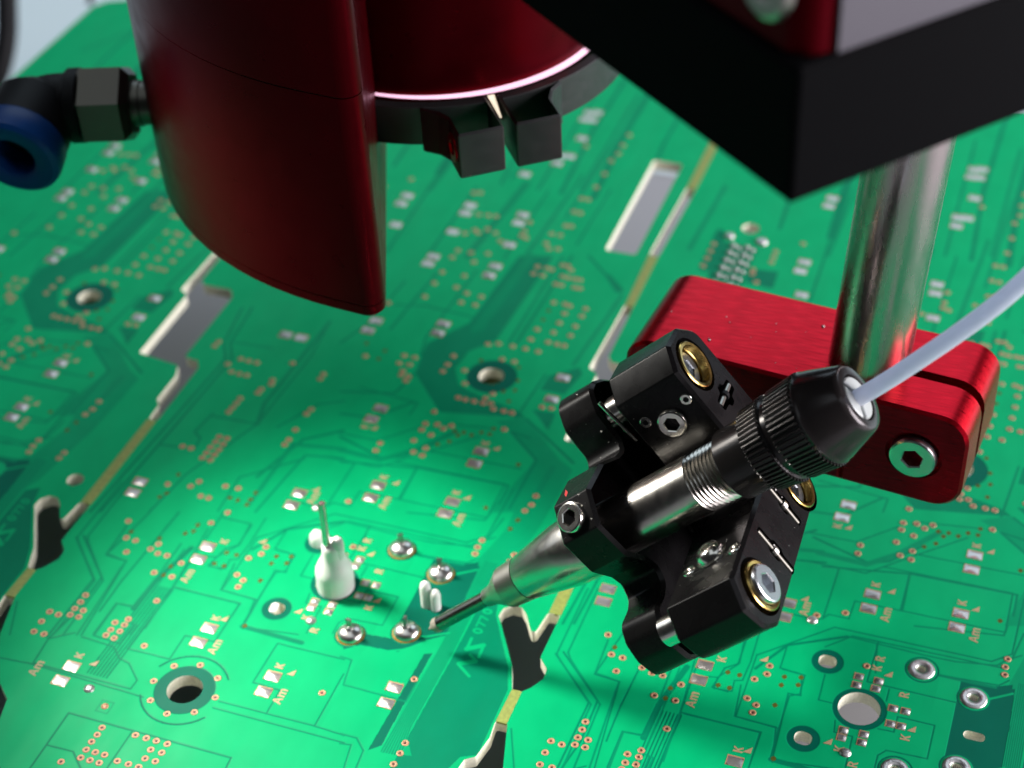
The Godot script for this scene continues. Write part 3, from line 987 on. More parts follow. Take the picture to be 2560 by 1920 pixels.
	for i in 7:
		for j in 2:
			placed(o, "connector_pin", pin_ring_mesh, mats.solder, Vector3(19.53 + j * 2.02 - 0.04 * i, 0, -38.0 + i * 1.86))
			placed(o, "connector_pin", pin_ring_mesh, mats.solder, Vector3(20.42 + j * 2.0 - 0.03 * i, 0, -37.65 + i * 1.82)).scale = Vector3(0.8, 0.8, 0.8)
	for c in [[18.5, -40.15, 0.72], [23.2, -40.05, 0.85]]:
		var peg := Shape.new()
		lathe(peg, Vector3.ZERO, Vector3.UP, [Vector2(0.0, c[2]), Vector2(0.25, c[2] * 0.92), Vector2(0.4, c[2] * 0.6), Vector2(0.44, 0.0)], 20, 80)
		placed(o, "connector_peg", mesh_of(peg), mats.solder, Vector3(c[0], 0, c[1]))
	# solder joints with the legs of the part below, in the middle board
	var joint := Shape.new()
	lathe(joint, Vector3.ZERO, Vector3.UP, [Vector2(0.0, 1.46), Vector2(0.22, 1.46), Vector2(0.48, 1.36), Vector2(0.72, 1.14), Vector2(0.9, 0.82), Vector2(1.0, 0.55), Vector2(1.12, 0.4), Vector2(1.3, 0.32), Vector2(1.32, 0.0)], 28, 80)
	var joint_mesh := mesh_of(joint)
	var halo := Shape.new()
	lathe(halo, Vector3.ZERO, Vector3.UP, [Vector2(0.0, 1.6), Vector2(0.05, 1.56), Vector2(0.12, 1.44)], 28, 80)
	var halo_mesh := mesh_of(halo)
	for h in [[-2.0, 32.2], [3.8, 34.5], [3.5, 44.0], [-2.3, 46.2]]:
		var j := placed(o, "solder_joint", joint_mesh, mats.wet_solder, Vector3(h[0], 0, h[1]), rng.randf() * TAU)
		var f := MeshInstance3D.new()
		f.name = "flux_ring"
		f.mesh = halo_mesh
		f.material_override = mats.flux
		j.add_child(f, true)
		var leg := Shape.new()
		prism(leg, Vector3.ZERO, Vector3.RIGHT, Vector3.BACK, Vector3.UP, PackedVector2Array([Vector2(-0.16, -0.3), Vector2(0.16, -0.3), Vector2(0.16, 0.3), Vector2(-0.16, 0.3)]), 0.6, 2.5, 0.0, 0.08)
		var l := MeshInstance3D.new()
		l.name = "component_leg"
		l.mesh = mesh_of(leg)
		l.material_override = mats.nickel
		j.add_child(l, true)
	# bare copper letters beside the pads
	var font := SystemFont.new()
	font.font_names = PackedStringArray(["Droid Sans"])
	font.font_weight = 700
	var glyphs := {}
	for g in ["K", "R", "Am"]:
		var tm := TextMesh.new()
		tm.text = g
		tm.font = font
		tm.font_size = 32
		tm.pixel_size = 0.0000175
		tm.depth = 0.00003
		tm.curve_step = 4.0
		glyphs[g] = tm
	var tri_mesh := Shape.new()
	prism(tri_mesh, Vector3.ZERO, Vector3.RIGHT, Vector3.BACK, Vector3.UP, PackedVector2Array([Vector2(-0.42, 0.4), Vector2(0.42, 0.4), Vector2(0.42, -0.45)]), 0.0, 0.02)
	glyphs["tri"] = mesh_of(tri_mesh)
	var marks := {
		"K": [0.8, 11.9, -8.9, 21.4, 0.6, 21.3, -22.5, 37.3, -6.5, 33.5, -2.0, 41.9, -8.1, 45.4, -17.8, 48.6, -14.9, 13.4, -7.8, 52.8, -29.7, 58.2],
		"R": [-6.4, 32.1, -3.1, 36.3, -6.4, 46.9],
		"Am": [-7.0, 25.5, 2.6, 25.6, -15.6, 27.3, -24.0, 43.6, -15.9, 52.4, -5.9, 56.6, -33.3, 61.2],
		"tri": [2.4, 12.3, -7.1, 21.8, 2.1, 21.7, -16.0, 25.8, -5.2, 33.9, -18.2, 35.8, -1.6, 40.5, -9.4, 44.7, -16.9, 48.3, -13.7, 13.2, -6.2, 53.2, -27.6, 58.6],
	}
	for g in marks:
		for dx in [-CELL, 0.0, CELL]:
			for i in range(0, marks[g].size(), 2):
				var at := Vector3(marks[g][i] + dx, 0.015, marks[g][i + 1])
				if not in_view(at):
					continue
				var l := placed(o, "copper_letter" if g != "tri" else "copper_triangle", glyphs[g], mats.letter_copper, at)
				if g != "tri":
					l.basis = Basis(Vector3(0, 0, -1), Vector3(-1, 0, 0), Vector3(0, 1, 0)).scaled(Vector3(0.43, 1.0, 0.43))


func pillow(w: float, d: float, h: float, phase: float) -> Shape:
	var m := Shape.new()
	var k := 6
	var at := func(i: int, j: int) -> Vector3:
		var u := 2.0 * i / k - 1.0
		var v := 2.0 * j / k - 1.0
		var y := h * (1.0 - pow(absf(u), 3.0)) * (1.0 - pow(absf(v), 3.0)) + 0.03 + 0.035 * sin(u * 2.6 + phase * 3.0) * (1.0 - u * u) * (1.0 - v * v)
		return Vector3(u * w / 2.0, y, v * d / 2.0)
	var nrm := func(i: int, j: int) -> Vector3:
		var a: Vector3 = at.call(mini(i + 1, k), j) - at.call(maxi(i - 1, 0), j)
		var b: Vector3 = at.call(i, mini(j + 1, k)) - at.call(i, maxi(j - 1, 0))
		return b.cross(a).normalized()
	for i in k:
		for j in k:
			m.quad(at.call(i, j), at.call(i + 1, j), at.call(i + 1, j + 1), at.call(i, j + 1), nrm.call(i, j), nrm.call(i + 1, j), nrm.call(i + 1, j + 1), nrm.call(i, j + 1))
	return m


func slab(w: float, d: float, h: float) -> Shape:
	var m := Shape.new()
	prism(m, Vector3.ZERO, Vector3.RIGHT, Vector3.BACK, Vector3.UP, PackedVector2Array([Vector2(-w, -d) / 2, Vector2(w, -d) / 2, Vector2(w, d) / 2, Vector2(-w, d) / 2]), 0.0, h)
	return m


# ---------------------------------------------------------------- the part whose white pegs come through the board

func make_component() -> void:
	var o := thing("plastic_component", "white plastic pegs and metal pin of a part mounted under the middle board", "electronic part", Vector3(-7.0, 0, 39.8))
	var m := Shape.new()
	var c := Vector3(-6.9, 0, 39.9)
	lathe(m, c, Vector3(0.03, 1, 0), [Vector2(-3.0, 2.1), Vector2(2.5, 2.17), Vector2(3.0, 2.1), Vector2(3.6, 1.85), Vector2(4.5, 1.42), Vector2(5.2, 1.22), Vector2(6.0, 1.16), Vector2(6.6, 1.1), Vector2(6.9, 0.9), Vector2(7.05, 0.5), Vector2(7.1, 0.0)], 36, 50)
	lathe(m, c + Vector3(0.52, 0, -0.1), Vector3(0.06, 1, 0), [Vector2(5.0, 0.75), Vector2(7.0, 0.72), Vector2(7.6, 0.55), Vector2(7.9, 0.3), Vector2(7.95, 0.0)], 24, 60)
	part(o, "tapered_peg", m, mats.white_plastic)
	m = Shape.new()
	lathe(m, c + Vector3(-0.35, 0, 0.35), Vector3(0.035, 1, 0.02), [Vector2(7.2, 0.42), Vector2(13.5, 0.4), Vector2(13.65, 0.34), Vector2(13.65, 0.0)], 18)
	part(o, "metal_pin", m, mats.steel)
	m = Shape.new()
	lathe(m, Vector3(-11.9, 0, 34.0), Vector3.UP, [Vector2(-3.0, 0.86), Vector2(0.6, 0.95), Vector2(1.1, 0.86), Vector2(1.55, 0.55), Vector2(1.7, 0.0)], 24, 60)
	part(o, "round_peg", m, mats.white_plastic)
	for q in [[4.05, 39.45, 3.7], [5.25, 39.6, 2.9]]:
		m = Shape.new()
		lathe(m, Vector3(q[0], 0, q[1]), Vector3(0.02, 1, 0.0), [Vector2(-3.0, 0.56), Vector2(q[2] - 0.9, 0.63), Vector2(q[2] - 0.35, 0.52), Vector2(q[2] - 0.06, 0.24), Vector2(q[2], 0.0)], 18, 60)
		part(o, "latch_peg", m, mats.white_plastic)
	m = Shape.new()
	prism(m, Vector3(-11.9, 0, 45.1), Vector3.RIGHT, Vector3.BACK, Vector3.UP, rounded(PackedVector2Array([Vector2(-0.85, -0.75), Vector2(0.1, -0.75), Vector2(0.1, 0.7), Vector2(-0.7, 0.7)]), 0.35), -3.0, 0.1, 0.0, 0.1)
	part(o, "short_peg", m, mats.white_plastic)
	m = Shape.new()
	prism(m, Vector3(-4.5, 0, 39.5), Vector3.RIGHT, Vector3.BACK, Vector3.UP, rounded(PackedVector2Array([Vector2(-9, -7), Vector2(9, -7), Vector2(9, 8), Vector2(-9, 8)]), 1.0), -9.0, -3.0, 0.3, 0.3)
	part(o, "housing", m, mats.white_plastic)


# ---------------------------------------------------------------- the wire feed pen and its mount

const TIP := Vector3(7.23, 3.0, 44.90)
var ax := Vector3(0.742137, 0.658596, -0.124432).normalized()
var ka := Vector3.ZERO
var ma := Vector3.ZERO


func set_frame() -> void:
	var v := (EYE - (TIP + ax * 28.0)).normalized()
	var r := (v - ax * v.dot(ax)).normalized()
	var q := r.cross(ax).normalized()
	if q.y < 0.0:
		q = -q
	var c := cos(deg_to_rad(22.5))
	var s := sin(deg_to_rad(22.5))
	ma = r * c + q * s
	ka = q * c - r * s


func along(s: float) -> Vector3:
	return TIP + ax * s


func ab(a: float, b: float) -> Vector2:      # the mount's square axes, given along its diagonals
	return Vector2((a + b) / sqrt(2.0), (a - b) / sqrt(2.0))


func on_mount(a: float, b: float, s: float) -> Vector3:
	var p := ab(a, b)
	return along(s) + ka * p.x + ma * p.y


func make_pen() -> void:
	var o := thing("wire_feed_pen", "steel solder wire feed pen with a fine tip and black knurled nut", "feeder", TIP)
	var m := Shape.new()
	lathe(m, along(0), ax, [Vector2(0.25, 0.45), Vector2(0.3, 0.7), Vector2(0.55, 0.83), Vector2(1.15, 0.85)], 28, 50)
	lathe(m, along(0), -ax, [Vector2(-0.3, 0.45), Vector2(0.1, 0.3), Vector2(0.5, 0.16), Vector2(0.62, 0.0)], 16, 50)
	part(o, "tip", m, mats.ceramic, "pale worn end of the feed tip")
	m = Shape.new()
	lathe(m, along(0), ax, [Vector2(1.15, 0.82), Vector2(8.4, 0.84)], 28)
	part(o, "needle_tube", m, mats.dark_steel)
	m = Shape.new()
	lathe(m, along(0), ax, [Vector2(8.3, 0.84), Vector2(8.4, 1.0), Vector2(9.1, 1.06), Vector2(9.8, 1.3), Vector2(11.2, 2.15), Vector2(11.5, 2.3), Vector2(14.0, 2.44)], 40, 20)
	part(o, "nozzle", m, mats.nickel)
	m = Shape.new()
	lathe(m, along(0), ax, [Vector2(13.98, 2.3), Vector2(14.1, 2.3), Vector2(14.12, 2.44), Vector2(14.3, 2.5), Vector2(20.0, 3.45), Vector2(24.0, 3.7), Vector2(26.0, 3.1), Vector2(37.9, 3.06)], 56, 30)
	part(o, "barrel", m, mats.steel)
	m = Shape.new()
	var prof := [Vector2(37.8, 3.06)]
	for i in 9:
		prof.append(Vector2(37.95 + i * 0.46, 3.04))
		prof.append(Vector2(38.18 + i * 0.46, 2.74))
	prof.append(Vector2(42.3, 2.8))
	lathe(m, along(0), ax, prof, 56, 10)
	part(o, "screw_thread", m, mats.steel)
	m = Shape.new()
	lathe(m, along(0), ax, [Vector2(41.85, 2.7), Vector2(41.85, 3.4), Vector2(42.05, 3.6), Vector2(45.3, 3.72)], 56, 30)
	part(o, "collar", m, mats.black_nut)
	var nut := Shape.new()
	lathe(nut, along(0), ax, [Vector2(45.2, 3.6), Vector2(45.4, 4.0), Vector2(48.0, 4.3), Vector2(48.15, 4.1), Vector2(48.6, 4.1), Vector2(48.75, 4.36), Vector2(51.9, 4.6), Vector2(52.3, 4.72), Vector2(52.5, 4.6), Vector2(52.9, 4.55), Vector2(55.9, 3.5), Vector2(56.3, 3.3), Vector2(56.45, 3.05), Vector2(56.45, 2.35), Vector2(56.1, 2.3)], 64, 35)
	var nut_node := part(o, "nut", nut, mats.black_nut)
	var e1 := side(ax)
	var e2 := ax.cross(e1).normalized()
	m = Shape.new()
	for i in 54:
		var a := TAU * i / 54.0
		var rad := e1 * cos(a) + e2 * sin(a)
		var tan_ := e2 * cos(a) - e1 * sin(a)
		for seg in [[45.45, 47.95, 4.02, 4.29], [48.8, 52.0, 4.35, 4.6]]:
			var s0: float = seg[0]
			var s1: float = seg[1]
			var r0: float = seg[2] - 0.05
			var r1: float = seg[3] - 0.05
			var h := 0.30
			var w := 0.135
			var p := [along(s0) + rad * r0 - tan_ * w * 1.4, along(s1) + rad * r1 - tan_ * w * 1.4, along(s1 - 0.08) + rad * (r1 + h) - tan_ * w * 0.6, along(s0 + 0.08) + rad * (r0 + h) - tan_ * w * 0.6,
				along(s0) + rad * r0 + tan_ * w * 1.4, along(s1) + rad * r1 + tan_ * w * 1.4, along(s1 - 0.08) + rad * (r1 + h) + tan_ * w * 0.6, along(s0 + 0.08) + rad * (r0 + h) + tan_ * w * 0.6]
			var n1 := (rad * 0.4 - tan_).normalized()
			var n2 := (rad * 0.4 + tan_).normalized()
			m.face([p[0], p[1], p[2], p[3]], n1)
			m.face([p[4], p[5], p[6], p[7]], n2)
			m.quad(p[3], p[2], p[6], p[7], (rad - tan_ * 0.5).normalized(), (rad - tan_ * 0.5).normalized(), (rad + tan_ * 0.5).normalized(), (rad + tan_ * 0.5).normalized())
			m.face([p[0], p[3], p[7], p[4]], -ax)
			m.face([p[1], p[2], p[6], p[5]], ax)
	part(nut_node, "knurling", m, mats.black_nut)
	# the collet: three jaws with slits between
	for j in 3:
		m = Shape.new()
		var a0 := TAU * j / 3.0 + 0.55
		var poly := PackedVector2Array()
		for i in 13:
			poly.append(Vector2.from_angle(a0 + 0.1 + (TAU / 3.0 - 0.2) * i / 12.0) * 2.15)
		for i in 9:
			poly.append(Vector2.from_angle(a0 + TAU / 3.0 - 0.22 - (TAU / 3.0 - 0.44) * i / 8.0) * 0.78)
		prism(m, along(0), e1, e2, ax, poly, 54.0, 56.4, 0.0, 0.12)
		part(o, "collet_jaw", m, mats.aluminium)
	# the milky tube that brings the wire
	var tube_thing := thing("feed_tube", "milky white flexible plastic tube entering the end of the feed pen", "tube", along(55.5))
	m = Shape.new()
	tube(m, smooth_path([along(53.0), along(55.0), along(56.6), Vector3(50.9, 42.1, 37.9), Vector3(52.7, 44.1, 37.8), Vector3(56.2, 48.0, 37.3), Vector3(59.2, 51.7, 37.0), Vector3(61.5, 54.9, 36.6), Vector3(63.4, 58.4, 36.7), Vector3(65.2, 63.5, 37.4), Vector3(66.5, 70.0, 39.0)]), 0.82, 20)
	part(tube_thing, "tube_wall", m, mats.ptfe)


func screw(parent: Node3D, called: String, at: Vector3, axis: Vector3, r: float, h: float, hex: float, mat_name: String, spin := 0.3, label := "") -> MeshInstance3D:
	var m := Shape.new()
	socket(m, at, axis, r, h, hex, minf(1.2, r * 0.9), r * 0.14, spin, 0.25)
	return part(parent, called, m, mats[mat_name], label)


func make_mount() -> void:
	var o := thing("pen_mount", "black two-plate adjustable mount with brass adjusters holding the steel feed pen", "mount", on_mount(-10.0, 10.0, 30.0))
	# rear plate, given along the diagonals
	var rear := PackedVector2Array()
	for p in [[15.9, -2.6], [15.6, -0.4], [14.9, 1.4], [13.7, 2.3], [11.2, 2.1], [9.7, 0.9], [8.4, -0.3], [7.3, -0.2], [6.5, 0.9], [5.3, 4.0], [2.0, 7.45], [-2.0, 7.45], [-4.6, 4.2], [-4.9, 1.2], [-5.6, -0.2], [-7.0, -0.6], [-8.3, 0.1], [-10.1, 2.0], [-12.0, 1.9], [-13.8, 0.7], [-15.0, -1.4], [-14.6, -3.4], [-2.4, -16.2], [2.0, -16.2]]:
		rear.append(Vector2(p[0], p[1]))
	rear = rounded(rear, 0.9, 4, [1.5, 1.5, 1.5, 1.5, 1.5, 2.0, 0.9, 0.9, 0.9, 0.35, 0.35, 0.35, 0.35, 0.9, 0.9, 0.9, 1.5, 1.5, 1.5, 1.5, 1.5, 1.5, 1, 1])
	var m := Shape.new()
	prism(m, along(0), ka, ma, ax, rear, 25.2, 30.0, 0.25, 0.36)
	part(o, "rear_plate", m, mats.black_anodised)
	screw(o, "clamp_screw", along(27.3) + ma * 7.4, ma, 1.55, 0.75, 0.82, "bright_steel", 0.2)
	# front plate: an open square whose fourth corner is cut away
	var front := PackedVector2Array()
	for p in [[-4.6, 4.4], [9.5, 4.4], [11.6, 6.6], [11.5, 10.4], [9.6, 12.9], [-9.0, 13.2], [-11.6, 11.0], [-11.7, -10.8], [-10.3, -13.0], [-7.2, -13.8], [-4.6, -11.9]]:
		front.append(ab(p[0], p[1]))
	front = rounded(front, 0.5, 4, [1.6, 0.3, 0.3, 1.0, 2.0, 2.0, 2.0, 1.5, 1.5, 0.5, 0.3])
	var holes := [[circle(ab(7.9, 8.3), 2.95), 4.0], [circle(ab(-8.1, -9.2), 2.95), 1.6], [circle(ab(-9.0, 9.0), 2.95), 2.5]]
	var slots := [[3.2, 9.2, 0.0, 1.0, 2.2, 0.95], [-8.6, -2.9, 1.0, 0.0, 2.9, 0.75], [-8.0, 4.1, 1.0, 0.0, 2.6, 0.75]]
	for s in slots:
		var d := Vector2(s[2], s[3])
		var w := Vector2(-d.y, d.x)
		var c := Vector2(s[0], s[1])
		var outline := PackedVector2Array()
		for q in [[-1, -0.55], [-0.35, -0.6], [-0.2, -1.0], [0.2, -1.0], [0.35, -0.6], [1, -0.55], [1, 0.55], [0.35, 0.6], [0.2, 1.0], [-0.2, 1.0], [-0.35, 0.6], [-1, 0.55]]:
			var z: Vector2 = c + d * s[4] * q[0] + w * s[5] * q[1] * 1.3
			outline.append(ab(z.x, z.y))
		holes.append([rounded(ccw(outline), 0.3, 3), 3.5])
	m = Shape.new()
	prism(m, along(0), ka, ma, ax, front, 33.0, 41.0, 0.3, 0.34, holes)
	part(o, "front_plate", m, mats.black_anodised)
	# spring pins that lie across the slots
	for i in slots.size():
		var s: Array = slots[i]
		var d := Vector2(s[2], s[3])
		var a: Vector2 = Vector2(s[0], s[1]) - d * s[4] * 0.92
		var b: Vector2 = Vector2(s[0], s[1]) + d * s[4] * 0.92
		m = Shape.new()
		var lift := 40.75
		tube(m, [on_mount(a.x, a.y, lift), on_mount(b.x, b.y, lift)], 0.3, 14)
		var pin := part(o, "spring_pin", m, mats.nickel if i == 0 else mats.dull_nickel)
		m = Shape.new()
		var cen := on_mount(s[0], s[1], lift)
		var dir := (on_mount(b.x, b.y, lift) - on_mount(a.x, a.y, lift)).normalized()
		lathe(m, cen, dir, [Vector2(-0.32, 0.3), Vector2(-0.3, 0.5), Vector2(0.0, 0.56), Vector2(0.3, 0.5), Vector2(0.32, 0.3)], 18, 60)
		part(pin, "spring_loop", m, mats.black_plastic if i == 0 else mats.nickel)
	# the three adjusters: a brass bushing round a fine screw
	var spots := [[7.9, 8.3, -1.3, 0.0], [-8.1, -9.2, 0.55, 0.25], [-9.0, 9.0, -1.2, 0.0]]
	for s in spots:
		var at := on_mount(s[0], s[1], 41.0)
		m = Shape.new()
		lathe(m, at, ax, [Vector2(-3.8, 2.55), Vector2(0.05 + s[3], 2.55), Vector2(0.14 + s[3], 2.42), Vector2(0.1 + s[3], 2.12), Vector2(-3.6, 2.08)], 36, 30)
		var bush := part(o, "brass_bushing", m, mats.brass)
		var sc := Shape.new()
		socket(sc, at + ax * s[2], ax, 1.98, 0.4, 1.0, 1.7, 0.2, 0.25, 3.0)
		part(bush, "adjuster_screw", sc, mats.zinc_screw)
		m = Shape.new()
		lathe(m, on_mount(s[0], s[1], 0), ax, [Vector2(29.6, 1.55), Vector2(33.4, 1.55)], 24)
		part(bush, "adjuster_shank", m, mats.bright_steel)
	# lock screws on the two inner faces
	var up_n := on_mount(0, -1, 0) - on_mount(0, 0, 0)
	var low_n := on_mount(1, 0, 0) - on_mount(0, 0, 0)
	screw(o, "lock_screw", on_mount(5.2, 4.4, 37.1), up_n, 1.55, 0.55, 0.8, "bright_steel", 0.1)
	m = Shape.new()
	lathe(m, on_mount(-4.6, -6.0, 37.1), low_n, [Vector2(-0.2, 1.75), Vector2(0.1, 1.75), Vector2(0.12, 1.5), Vector2(0.55, 1.45), Vector2(0.95, 1.15), Vector2(1.15, 0.75), Vector2(1.1, 0.45), Vector2(0.6, 0.4), Vector2(0.6, 0.0)], 32, 50)
	part(o, "lock_screw", m, mats.bright_steel)
	for q in [[6.6, 39.9], [6.6, 34.7]]:
		screw(o, "grub_screw", on_mount(q[0], 4.4, q[1]), up_n, 0.62, 0.12, 0.3, "bright_steel", 0.4)
	for q in [[-6.9, 40.0], [-6.9, 34.6]]:
		m = Shape.new()
		lathe(m, on_mount(-4.6, q[0], q[1]), low_n, [Vector2(-0.2, 0.72), Vector2(0.12, 0.7), Vector2(0.22, 0.5), Vector2(0.1, 0.3), Vector2(0.0, 0.0)], 20, 60)
		part(o, "grub_screw", m, mats.bright_steel)
	m = Shape.new()
	tube(m, [on_mount(10.4, 5.7, 31.2), on_mount(4.9, 5.9, 31.6)], 0.22, 10)
	part(o, "spring_wire", m, mats.bright_steel)
	# a stud that ties the mount to the red clamp block behind it
	m = Shape.new()
	tube(m, [on_mount(-10.0, 10.0, 31.0), Vector3(41.0, 18.5, 21.5)], 1.8, 18)
	part(o, "stud", m, mats.nickel)
	# crumbs of dross and dust on the black faces
	m = Shape.new()
	rng.seed = 77
	for i in 60:
		var s := 0.03 + 0.11 * pow(rng.randf(), 4.0)
		var at := Vector3.ZERO
		var nn := ax
		match i % 5:
			0:
				at = along(27.0 + rng.randf_range(-1.6, 2.6)) + ma * 7.47 + ka * rng.randf_range(-1.9, 1.9); nn = ma
			1:
				at = on_mount(rng.randf_range(-3, 9), 4.38, rng.randf_range(33.6, 40.6)); nn = up_n
			2:
				at = on_mount(-4.58, rng.randf_range(-11, 2), rng.randf_range(33.6, 40.6)); nn = low_n
			3:
				var t := rng.randf()
				var p: Vector2 = rear[int(t * 55.0)]
				at = along(rng.randf_range(25.6, 29.6)) + ka * p.x + ma * p.y; nn = ma
			4:
				at = on_mount(rng.randf_range(-11, -5), rng.randf_range(-12, 12), 41.02); nn = ax
		var t1 := side(nn)
		var t2 := nn.cross(t1)
		m.tri(at + t1 * s * 1.6, at - t1 * s + t2 * s, at - t1 * s * 0.6 - t2 * s, nn, nn, nn)
		m.tri(at + t1 * s * 1.6, at - t1 * s + t2 * s, at + nn * s * 0.9, (t1 + t2 + nn).normalized(), nn, nn)
		m.tri(at + t1 * s * 1.6, at - t1 * s * 0.6 - t2 * s, at + nn * s * 0.9, (t1 - t2 + nn).normalized(), nn, nn)
		m.tri(at - t1 * s + t2 * s, at - t1 * s * 0.6 - t2 * s, at + nn * s * 0.9, -t1, nn, nn)
	var d := part(o, "dust", m, mats.dust)
	d.set_meta("kind", "stuff")
	m = Shape.new()
	var p0 := along(27.2) + ma * 7.5 + ka * 2.3
	m.face([p0, p0 + ax * 0.35 + ka * 0.3, p0 + ax * 0.3 + ka * 0.65 + ma * 0.12, p0 - ax * 0.05 + ka * 0.25 + ma * 0.1], ma)
	part(o, "red_fleck", m, mats.red_dust)


# ---------------------------------------------------------------- red clamp block, post and the slab above

func make_block() -> void:
	var u := Vector3(0.9947, 0, 0.1025).normalized()      # along the front face
	var w := Vector3(u.z, 0, -u.x)                         # towards the back
	var corner := Vector3(20.9, 26.2, 18.3)
	var o := thing("clamp_block", "red anodised metal clamp block with rounded ends gripping the steel post", "clamp", corner + u * 19.0 - Vector3(0, 12.2, 0))
	var long := 37.9
	var deep := 13.5
	var slot := 6.0
	var outline := PackedVector2Array([Vector2(0, 0), Vector2(long, 0), Vector2(long, -12.2), Vector2(0, -12.2)])
	outline = rounded(outline, 3.2, 7)
	var clip := PackedVector2Array([Vector2(25.0, 1), Vector2(60, 1), Vector2(60, -20), Vector2(25.0, -20)])
	# body: a front leaf and a back leaf joined at the end away from the slit
	var bodies := Geometry2D.clip_polygons(outline, clip)
	var leaf := Geometry2D.intersect_polygons(outline, clip)
	var m := Shape.new()
	var bore: Vector2 = Vector2(long - 5.4 - 0.0, -6.0)
	prism(m, corner, u, Vector3.UP, -w, leaf[0], -slot + 0.65, 0.0, 0.0, 0.34, [[circle(bore, 3.0, 32), 0.9]])
	part(o, "front_leaf", m, mats.red_anodised)
	m = Shape.new()
	prism(m, corner, u, Vector3.UP, -w, leaf[0], -deep, -slot - 0.65, 0.18, 0.0)
	part(o, "back_leaf", m, mats.red_anodised)
	m = Shape.new()
	prism(m, corner, u, Vector3.UP, -w, bodies[0], -deep, 0.0, 0.18, 0.34)
	part(o, "body", m, mats.red_anodised)
	var at := corner + u * bore.x + Vector3(0, bore.y, 0) + w * 0.9
	m = Shape.new()
	socket(m, at, -w, 2.5, 1.55, 1.15, 1.5, 0.3, 0.35, 0.3)
	part(o, "clamp_screw", m, mats.zinc_screw)
	# specks of solder on the top
	m = Shape.new()
	rng.seed = 9
	for i in 16:
		var p := corner + u * rng.randf_range(2, 24) + w * rng.randf_range(1, 11) + Vector3(0, 0.02, 0)
		var s := 0.05 + 0.13 * pow(rng.randf(), 2.0)
		lathe(m, p, Vector3.UP, [Vector2(0, s), Vector2(s * 0.7, s * 0.75), Vector2(s, 0)], 8, 80)
	var d := part(o, "solder_specks", m, mats.solder)
	d.set_meta("kind", "stuff")
	var foot := Vector3(46.7, 26.0, 14.9)
	var dir := Vector3(1.4, 24.7, -1.1).normalized()
	thing_post(foot, dir)


func thing_post(foot: Vector3, dir: Vector3) -> void:
	var o := thing("steel_post", "polished round steel post rising from the red clamp block", "post", foot)
	var m := Shape.new()
	lathe(m, foot, dir, [Vector2(-0.2, 4.2), Vector2(62.0, 4.2), Vector2(62.0, 0.0)], 72)
	part(o, "shaft", m, mats.post_steel)


func make_slab() -> void:
	var c := Vector3(46.0, 75.4, 61.4)
	var u := Vector3(-0.769, 0, -0.639)
	var w := Vector3(0.639, 0, -0.769)
	var o := thing("black_bracket", "black square-edged bracket plate above the steel post, out of focus", "bracket", c)
	var m := Shape.new()
	prism(m, c, u, w, Vector3.UP, rounded(PackedVector2Array([Vector2(0, 0), Vector2(75, 0), Vector2(75, 60), Vector2(0, 60)]), 0.5), 0.0, 10.6, 0.35, 0.35)
	part(o, "plate", m, mats.black_matte)
	base = c + Vector3(0, 10.6, 0)
	o = thing("red_carriage", "red anodised carriage block with a ringed screw on top of the black bracket", "block", c + Vector3(0, 10.6, 0))
	m = Shape.new()
	prism(m, c, u, w, Vector3.UP, rounded(PackedVector2Array([Vector2(0.7, 0.7), Vector2(40, 0.7), Vector2(40, 40), Vector2(0.7, 40)]), 1.5, 6, [2.0, 1, 1, 1]), 10.6, 110.0, 0.15, 0.3)
	part(o, "body", m, mats.red_barrel)
	m = Shape.new()
	socket(m, c + u * 4.6 + w * 0.75 + Vector3(0, 14.9, 0), -w, 2.7, 0.7, 1.2, 1.4, 0.5, 0.2, 0.2)
	part(o, "ringed_screw", m, mats.nickel)
	m = Shape.new()
	prism(m, c, u, w, Vector3.UP, PackedVector2Array([Vector2(0.25, 3.4), Vector2(0.68, 3.4), Vector2(0.68, 39), Vector2(0.25, 39)]), 10.65, 109.0, 0.1, 0.1)
	part(o, "side_sheen", m, mats.sheen_layer, "pale layer added for the reflection on the side of the red block")  # thin layer added; its tone stands in for a reflection


# ---------------------------------------------------------------- the red barrel with its collar

